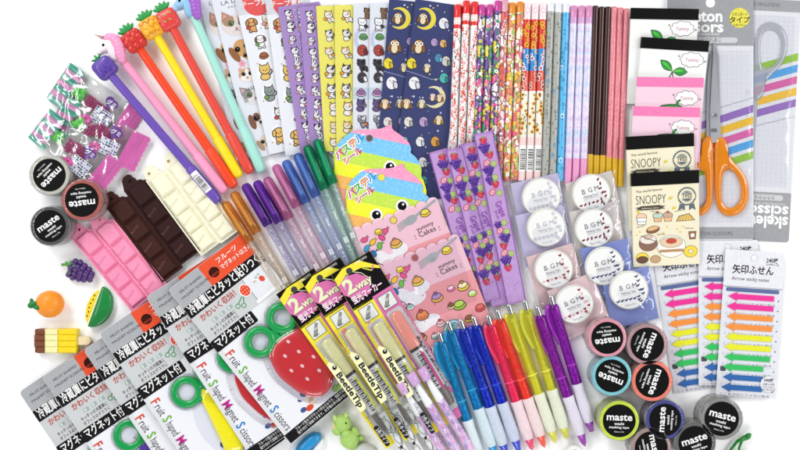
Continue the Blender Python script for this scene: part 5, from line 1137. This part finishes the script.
# ================================================================== memo pads
def pad(px, py, ang, kind, label):
    Wd, L = 66, 93; sv = -.12; root = thing('memo_pad', label, 'memo pad', frame(px, py, ang, 14, 0, sv), {'white': 'sprout memo pads', 'pink': 'pink memo pads', 'snack': 'cream snack memo pads'}[kind])
    b = MB(); pg = cells('page_edges', ['#e8e8e4', '#cfcfca', '#f0f0ec', '#b8b8b4'], scale=60, stretch=(1, 1, 40), kind='noise', rough=.7); c = {'white': '#f1f1ee', 'pink': '#f3d0de', 'snack': '#efe6c8'}[kind]
    b.slab([(0, 0), (0, L), (Wd, L), (Wd, 0)], 0, 3.5, mat(c, .4, coat=.2, var=.01), pg); a = Art()
    if kind in ('white', 'pink'):
        sp = Art()
        bx, by = 51, 17
        for q, mm_ in ((.5, O_), (0, WH)): sp.poly([(bx + (10.2 + q + 1.3 * abs(sin(4.5 * t))) * cos(t), by + (6 + q + 1.2 * abs(sin(4.5 * t))) * sin(t)) for t in [2 * pi * k / 72 for k in range(72)]], mm_, 1 if q else 2)
        sp.text('Yummy', bx, by + 1.8, 4, M_('#c86a84'), 3, align='c', maxw=13)
        sp.ring(bx + 13, by + 1, .7, 1.1, O_, 2, 8); sp.ring(bx - 13, by - 3, .6, 1, O_, 2, 8); sp.line([(bx - 6, by + 7), (bx - 8, by + 9.5)], .5, O_, 2)
    if kind == 'white':
        def leafp(x0, y0, x1, y1, wd):
            P = []; d = math.hypot(x1 - x0, y1 - y0); nx, ny = -(y1 - y0) / d, (x1 - x0) / d
            for t in range(9): q = t / 8; P.append((x0 + (x1 - x0) * q + nx * wd * sin(pi * q) , y0 + (y1 - y0) * q + ny * wd * sin(pi * q)))
            for t in range(7, 0, -1): q = t / 8; P.append((x0 + (x1 - x0) * q - nx * wd * sin(pi * q), y0 + (y1 - y0) * q - ny * wd * sin(pi * q)))
            return P
        for x1, y1 in ((20, 20.5), (48, 31)):
            P = leafp(33, 31, x1, y1, 4.2); a.poly(P, O_, 2); cx = sum(p[0] for p in P) / 16; cy = sum(p[1] for p in P) / 16
            a.poly([(cx + (p[0] - cx) * .88, cy + (p[1] - cy) * .84) for p in P], mat('#2f9e3a', .35), 3); a.line([(33, 31), (cx, cy)], .6, mat('#8ad86a', .4), 4); a.ell(cx - 1, cy - 1, 4, 1.1, mat('#5cc84e', .35), 4, -math.degrees(math.atan2(y1 - 31, x1 - 33)))
        a.line([(33, 31), (31, 36), (27, 41)], .9, O_, 2); a.line([(33, 31), (34, 38), (33, 43)], .9, O_, 2)
        a.ell(33, 52, 18, 12, O_, 1, n=26); a.ell(33, 52, 17.3, 11.3, WH, 2, n=26); a.add(sp, 0, 2)
    elif kind == 'pink':
        a.rect(.1, 0, Wd - .1, 9.5, mat('#ef7fb4', .38, coat=.2), 1); a.add(sp, -1, 3)
        a.ell(33, 42, 22, 15, O_, 1, n=26); a.ell(33, 42, 21.4, 14.4, mat('#d8323c', .35), 2, n=26)
        a.poly([(20, 31), (26, 27), (33, 26), (42, 26), (47, 29), (50, 33), (40, 31), (34, 35), (30, 31), (24, 34)], O_, 3); a.poly([(22, 30.4), (27, 27.8), (33, 26.8), (42, 26.9), (46, 29.4), (47, 31.4), (40, 30), (34, 33.4), (30, 30), (25, 32.4)], mat('#2f9440', .35), 4); a.line([(40, 27), (42, 23), (44, 22)], 2.4, O_, 3); a.line([(40, 27), (42, 23.4), (43.6, 22.4)], 1.6, mat('#2f9440', .35), 4)
    else:
        ink = mat('#4a4238', .5); a.rect(.3, 13, Wd - .3, L - .2, mat('#efe6c8', .4, coat=.2, var=.03, scale=30), 1)
        a.text('The world famous', 4, 19.5, 2.6, ink, 3, rot=4, maxw=26)
        a.text('SNOOPY', 3.5, 31, 9.5, mat('#3c362f', .5), 3, bold=-.012, rot=1, maxw=30)
        a.poly([(3, 34), (8, 33.2), (8, 32.6), (28, 32.2), (28, 33), (33, 33.2), (30, 34.6), (33, 36), (28, 36), (28, 36.6), (8, 36.8), (8, 36.2), (3, 36.6), (6, 35.2)], ink, 3); a.text('delicious time', 9, 35.6, 1.8, M_('#efe6c8'), 4, maxw=17)
        bd = mat('#5c6a70', .5); x, y = 54, 25
        a.star(x, y, 9.6, bd, 3, n=22, k=.9); a.ring(x, y, 6, 7.6, M_('#efe6c8'), 4, 30); a.ell(x, y, 5.6, 5.6, M_('#efe6c8'), 4, n=24); a.ell(x, y, 5, 5, bd, 5, n=24)
        a.rect(x - 8, y - 1.6, x + 8, y + 2.2, M_('#efe6c8'), 6); a.text('1950', x, y + 1.7, 3.3, ink, 7, align='c', bold=.02, maxw=10); a.text('SINCE', x, y - 2.2, 1.7, M_('#efe6c8'), 7, align='c')
        a.poly([(x - 7, y + 7), (x - 9, y + 14), (x - 5, y + 12), (x - 2, y + 14), (x - 2, y + 9)], bd, 2); a.poly([(x + 7, y + 7), (x + 8.6, y + 14), (x + 5, y + 12), (x + 2, y + 14), (x + 2, y + 9)], bd, 2)
        def o(fx, fy, rx, ry, c, l=4, rt=0): a.ell(fx, fy, rx + .35, ry + .35, ink, l - 1, rt, n=16); a.ell(fx, fy, rx, ry, mat(c, .45, var=.04), l, rt, n=16)
        # cream jar, cupcakes, pie, eclair, coffee cup, layer cake, doughnuts
        o(9, 43, 5, 3, '#f2c8a8'); a.poly([(4, 44), (14, 44), (13, 51), (5, 51)], ink, 5); a.poly([(4.5, 44.4), (13.5, 44.4), (12.6, 50.6), (5.4, 50.6)], WH, 6); a.text('Mocha', 9, 48.6, 2, ink, 7, align='c')
        for q in (25, 35): a.poly([(q - 4.6, 44), (q + 4.6, 44), (q + 3.4, 49), (q - 3.4, 49)], ink, 3); a.poly([(q - 4.2, 44.2), (q + 4.2, 44.2), (q + 3, 48.6), (q - 3, 48.6)], mat('#e8b88c', .45), 4); o(q, 42.4, 4.6, 2.6, '#bcd4c4' if q == 25 else '#c8a890', 6); o(q, 39.6, 1, 1, '#d8504c', 7)
        a.poly([(43, 49.5), (62, 49), (56, 42), (46, 44)], ink, 3); a.poly([(44, 49), (61, 48.5), (55.6, 42.8), (46.6, 44.6)], mat('#ecc46a', .45, var=.1), 4); 
        for q in range(5): a.line([(46 + q * 3, 48.8), (49 + q * 2.4, 44.5)], .5, mat('#a8783c', .5), 5)
        o(20, 56.5, 6.6, 3.4, '#8a5a3c', 4, 12); o(20, 55.2, 5.6, 2, '#e2b884', 5, 12)
        a.poly([(55, 60), (63, 60), (62, 68), (56, 68)], ink, 3); a.poly([(55.4, 60.4), (62.6, 60.4), (61.7, 67.6), (56.4, 67.6)], mat('#9c6a4c', .45), 4); a.ell(59, 64, 2, 2, WH, 5, n=12)
        o(15, 70, 9, 7.5, '#8c6858', 4); o(15, 66, 8, 4.4, '#ece4da', 5); o(15, 63.6, 4, 2.2, '#d8c0a8', 6); a.line([(8, 62), (22, 68)], .5, ink, 7)
        o(38, 74, 14, 11, '#f4f0e8', 3); o(38, 70, 11, 5, '#e6c9a6', 5); o(38, 68.6, 5, 2.4, '#c8473c', 6); a.rect(26, 77, 50, 79.5, mat('#b98a5c', .45), 6)
        o(57, 80, 6.6, 5.6, '#f0d548', 5); o(57, 80, 2, 1.8, '#efe6c8', 6); o(9, 84, 6, 5, '#f0d548', 5); o(9, 86, 5.6, 3.4, '#6a4a38', 6); o(22, 86, 5, 3.6, '#c8a078', 5)
        for p in ((4, 61), (30, 60), (44, 57), (34, 54), (50, 55), (47, 60), (7, 58)): a.star(p[0], p[1], 1.3, M_('#e8cf4a'), 3)
        for p in ((41, 36), (6, 38), (38, 26)): a.ell(p[0], p[1], 2.2, 1.4, M_('#dcc84a'), 3, 30, n=8); a.ell(p[0] + 1.6, p[1] - 1, 1.2, .8, M_('#e8dc8a'), 4, n=7)
        for i in range(5): a.text('yum yum', [4, 18, 42, 52, 24][i], [54, 38.6, 40, 57, 62][i], 1.6, ink, 3, rot=[12, -6, 8, -5, 0][i])
    b.art(a, 3.5); part('cover', b, root)
    if kind in ('white', 'snack'):
        hh = 10.5 if kind == 'white' else 12.5; q = MB(); q.slab([(-.25, -.25), (-.25, hh), (Wd + .25, hh), (Wd + .25, -.25)], -.05, 3.85, mat('#131313', .35, coat=.2)); part('binding_strip', q, root)
    return root
for a in [(630.5, 8.5, -1, 'white', 'white memo pad with black strip and green sprout, topmost of the column of pads'), (641, 37.5, -3.4, 'white', 'white memo pad with black strip and whole green sprout, second from the top'),
    (635.8, 77, -.8, 'pink', 'pink memo pad with hot pink band, upper one of the two pink pads'), (632.3, 106, -1.4, 'pink', 'pink memo pad with hot pink band, lower one just above the cream pads'),
    (625.5, 137, 3.2, 'snack', 'cream memo pad with black strip and round badge, upper one mostly covered'), (630.5, 173.5, 3, 'snack', 'cream memo pad with black strip showing its full cover of cakes and coffee')]:
    pad(*a)

# ================================================================== skeleton scissors packs
def scissors_pack(px, py, ang, z, handle_c, clear, label, Wd=86, L=243, zs=1.0):
    root = thing('scissors_pack', label, 'scissors pack', frame(px, py, ang, z), 'grey carded packs with full size scissors')
    b = MB(); b.slab(rr(0, 0, Wd, L, 3), 0, .5, mat('#dcdde2', .35, coat=.35, var=.02)); a = Art(); G = mat('#9a9b9e', .4, coat=.3)
    for i in range(40): a.rect(1, 50 + i * 4.6, Wd - 1, 50.12 + i * 4.6, mat('#cfd0d6', .4), 1)
    for i in range(18): a.rect(2 + i * 4.8, 50, 2.12 + i * 4.8, L - 14, mat('#cfd0d6', .4), 1)
    cs = ['#8e68b4', '#e4b52c', '#cf5c9c', '#4c9cd8', '#8dbb3c']
    a.line([(.4, 126), (Wd - .4, 101)], 1, mat('#b8b9be', .4), 2)
    for i, c in enumerate(cs): y = 110 + i * 11.5; a.poly([(.4, y + 26), (.4, y + 33.5), (Wd - .4, y + 5.5), (Wd - .4, y - 2)], mat(c, .4, coat=.3), 2)
    a.poly(rr(.2, .2, Wd - .2, 52, 3)[0:6] + [(.2, 49), (Wd - .2, 49)] + rr(.2, .2, Wd - .2, 52, 3)[-6:], G, 3)
    a.text('skeleton', 2, 25, 12, WH, 4, bold=.03, maxw=53).text('scissors', 2, 35.5, 11.5, WH, 4, bold=.03, maxw=54); a.text('CUTS SMOOTHLY / STAINLESS BLADE', 6, 38.6, 2, WH, 4, maxw=46)
    a.rrect(8, 41, 70, 46.5, 2.7, mat('#c9cacc', .4), 4); a.text('かろやかな切れあじ', 16, 45.2, 3.4, mat('#5a5b5e', .4), 5, maxw=38)
    a.ell(72, 21.5, 10, 10, mat('#e2d84e', .4, coat=.2), 4, n=32); a.text('スタンダード', 72, 19.5, 3, INK, 5, align='c', maxw=16).text('タイプ', 72, 26, 5, INK, 5, align='c', bold=.02).text('全長170mm', 72, 29.6, 1.9, INK, 5, align='c')
    a.ell(43, 6.5, 4.6, 4.6, mat('#ffffff', .4), 4, n=24)
    a.rect(.3, L - 13, Wd - .3, L - 1.5, G, 3); a.text('SKELETON SCISSORS', 43, L - 5, 3.8, mat('#66676a', .4), 4, align='c', maxw=44)
    if clear:
        a.rrect(Wd - 36, 54, Wd - 12, 74, 2, mat('#8c8d90', .4), 3); a.rrect(Wd - 35.5, 54.5, Wd - 12.5, 73.5, 1.7, mat('#e6e6ea', .4), 4); a.rect(Wd - 35.5, 56, Wd - 12.5, 61, G, 5); a.text('ステンレス刃', Wd - 24, 60, 3, WH, 6, align='c', maxw=20); a.text('右利き用', Wd - 24, 66, 2.8, INK, 6, align='c'); a.text('事務用はさみ', Wd - 24, 71, 2.6, INK, 6, align='c') if 0 else None
    b.art(a, .5); part('backing_card', b, root)
    ST = mat('#b4b6b9', .3, metal=.5, var=.03, scale=20); cx = 46; s_ = MB()
    s_.slab([(cx - 7.6, 146), (cx - 7.4, 118), (cx - 6.4, 80), (cx - 1.5, 48), (cx + 1, 46), (cx + 4.8, 60), (cx + 5.6, 118), (cx + 5, 146)], 1.2, 2.4, ST)
    s_.slab([(cx - 3.5, 146), (cx - 4.2, 116), (cx - 2.5, 80), (cx - .8, 47.5), (cx + .4, 48), (cx + 5.4, 116), (cx + 6.8, 146)], 2.45, 3.7, mat('#c0c2c5', .28, metal=.5, var=.03, scale=20))
    sc_ = part('scissors_blades', s_, root); sc_.scale = (1, 1, zs)
    part('pivot_screw', MB().lathe([(0, 2.6), (1, 2.6), (1.3, 2)], mat('#d8d8da', .2, metal=1), 18, axis='z').faces([], [], ST) , sc_).location = ((cx + .2) * S, -119 * S, 3.6 * S)
    HM = mat('#cfd1d6', .12, kind='tint', alpha=.5, coat=.9, var=0) if clear else mat(handle_c, .12, kind='tint', alpha=.82, coat=.9, var=.02); hs = MB()
    part('spring', MB().tube([(cx - 4 + q * .5, -132 - (q % 2) * 3.2, 4.2) for q in range(14)], .35, ST, 6), sc_)
    for sg in (-1, 1):
        h = MB(); P = [(cx + sg * 2, -141), (cx + sg * 9, -141), (cx + sg * 12.5, -146), (cx + sg * 13, -156), (cx + sg * 21, -167), (cx + sg * 30, -178), (cx + sg * 34, -192), (cx + sg * 33, -205), (cx + sg * 27, -215), (cx + sg * 17, -219), (cx + sg * 8, -216), (cx + sg * 2.6, -207), (cx + sg * 1.2, -190), (cx + sg * .7, -165)]
        I = [(cx + sg * 8, -182), (cx + sg * 9.5, -176), (cx + sg * 15, -172.5), (cx + sg * 21, -176), (cx + sg * 26, -185), (cx + sg * 27.5, -195), (cx + sg * 26, -204), (cx + sg * 20, -210), (cx + sg * 13, -210), (cx + sg * 8, -205), (cx + sg * 7, -194)]
        o_ = smooth([(x, -y) for x, y in P], 3); i_ = smooth([(x, -y) for x, y in I], 4); n = len(o_)
        # resample the inner loop by angle so that both outlines match
        ccx, ccy = cx + sg * 17, 192
        def at(L_, an):
            best = min(L_, key=lambda p: abs((math.atan2(p[1] - ccy, p[0] - ccx) - an + pi) % (2 * pi) - pi)); return best
        inn = [at(i_, math.atan2(p[1] - ccy, p[0] - ccx)) for p in o_]
        def ringlayer(L_, k, z): return [(ccx + (x - ccx) * k, -(ccy + (y - ccy) * k), z) for x, y in L_]
        mid = [((a_[0] * .8 + b_[0] * .2), (a_[1] * .8 + b_[1] * .2)) for a_, b_ in zip(o_, inn)]; mid2 = [((a_[0] * .2 + b_[0] * .8), (a_[1] * .2 + b_[1] * .8)) for a_, b_ in zip(o_, inn)]
        Ls = [ringlayer(o_, 1, .9), ringlayer(o_, 1, 3.4), ringlayer(mid, 1, 4.7), ringlayer(mid2, 1, 4.7), ringlayer(inn, 1, 3.4), ringlayer(inn, 1, .9)]
        vs = [v for L_ in Ls for v in L_]; fs = [(r_ * n + i, r_ * n + (i + 1) % n, (r_ + 1) * n + (i + 1) % n, (r_ + 1) * n + i) for r_ in range(5) for i in range(n)]
        h.faces(vs, fs, HM, True); part('handle', h, sc_)
    f = MB(); f.film(5, 55, Wd - 5, L - 18, 5.4 * (.4 if clear else 1), FILM(.03, .08, '#fafafc'), 30, 60, .35, int(z * 10), 12, .6); part('clear_blister', f, root)
    return root
M_back = scissors_pack(788.5, 242.5, 177, .6, '#dfe2e6', True, 'upside down scissors pack with clear handles at the right edge of the photo', zs=.35)
scissors_pack(667, -3.5, 0, 2.9, '#ff960f', False, 'upright scissors pack with orange handles beside the memo pads')

# ================================================================== arrow sticky notes
def notes(px, py, ang, z, label):
    Wd, L = 59, 145; root = thing('sticky_note_pack', label, 'sticky notes', frame(px, py, ang, z), 'arrow shaped sticky notes in packs')
    b = MB(); b.slab(rr(0, 0, Wd, L, 1.5), 0, .5, mat('#f0f0f2', .35, coat=.3, var=.01)); a = Art()
    a.rect(.3, .3, Wd - .3, 36, mat('#f2f2f3', .4, coat=.2), 1); a.text('240枚', 41, 10.5, 4.2, INK, 2, bold=.02, maxw=12); a.text('(24枚×10)', 41, 13.4, 1.8, INK, 2, maxw=13)
    a.text('矢印ふせん', 8, 22.5, 7, INK, 2, bold=.02, maxw=41); a.text('Arrow sticky notes', 8, 30, 3.9, INK, 2, maxw=37)
    a.ell(29, 7, 3.2, 3.2, mat('#fafafa', .5), 2, n=18); a.ring(29, 7, 3, 3.4, mat('#c8c8cc', .5), 3, 20)
    a.rect(0.3, 36, Wd - .3, 37.2, mat('#b8bac0', .4), 2); a.rect(1, 37.5, Wd - 1, L - 2, mat('#edeef2', .35, coat=.3, var=.01), 1); a.rrect(3, 37.5, Wd - 3, 41.5, 1.4, mat('#5a6c9c', .4), 2)
    for i in range(10):
        y = 43 + i * 10.05 + 5.4; a.text('ここをひらいてメモに貼る', 3, y + 5.6, 2, mat('#6a6c74', .5), 2, maxw=50); a.ell(Wd - 3.2, y, .8, .8, mat('#5a5c66', .5), 2, n=8)
        if i % 2 == 0: a.rect(2, y + 6.6, Wd - 2, y + 6.8, mat('#c4c6ce', .5), 2)
    a.rrect(2.5, 116, 8, 121, 1, mat('#4a4c54', .5), 3)
    b.art(a, .5); part('card', b, root)
    CS = ['#f72a9a', '#f72a9a', '#ff9838', '#ff9838', '#f2f21c', '#f2f21c', '#2cc860', '#2cc860', '#2468b0', '#2468b0']
    for i, c in enumerate(CS):
        y = 43 + i * 10.05; m = MB(); x0 = 5 - (i % 2) * .8 + .6
        k = Wd - 8 if i < 7 else Wd - 14
        m.slab([(x0, y + 3.2), (x0 + 9, y - 1.4), (x0 + 8.2, y + .6), (k, y + .6), (k, y + 5.8), (x0 + 8.2, y + 5.8), (x0 + 9, y + 7.8)], .85, 1.5, mat(c, .55, var=.03)); part('arrow_note', m, root)
    a = Art(); a.ell(Wd - 8, L - 14, 8, 8, mat('#f4f4f6', .35, coat=.3), 1, n=26); a.text('240枚', Wd - 8, L - 16.5, 3, INK, 2, align='c', bold=.02)
    for q, s in enumerate(('24枚×10色', 'メモふせん', 'はさむだけ')): a.text(s, Wd - 8, L - 13 + q * 2.7, 1.9, INK, 2, align='c')
    part('round_sticker', MB().art(a, 1.75), root)
    f = MB(); f.film(-.5, -.5, Wd + .5, L + .5, 2.2, FILM(.05, .12), 16, 40, .22, int(px), 18); part('clear_bag', f, root)
notes(651.5, 250, 8.8, .5, 'arrow sticky note pack nearest the masking tape rolls, its heading behind the cream memo pad')
notes(698.5, 240, 0, 2.9, 'arrow sticky note pack in the middle, between the other two')
notes(725.5, 249, -3.9, 5.3, 'rightmost arrow sticky note pack, fully visible and on top of the others')
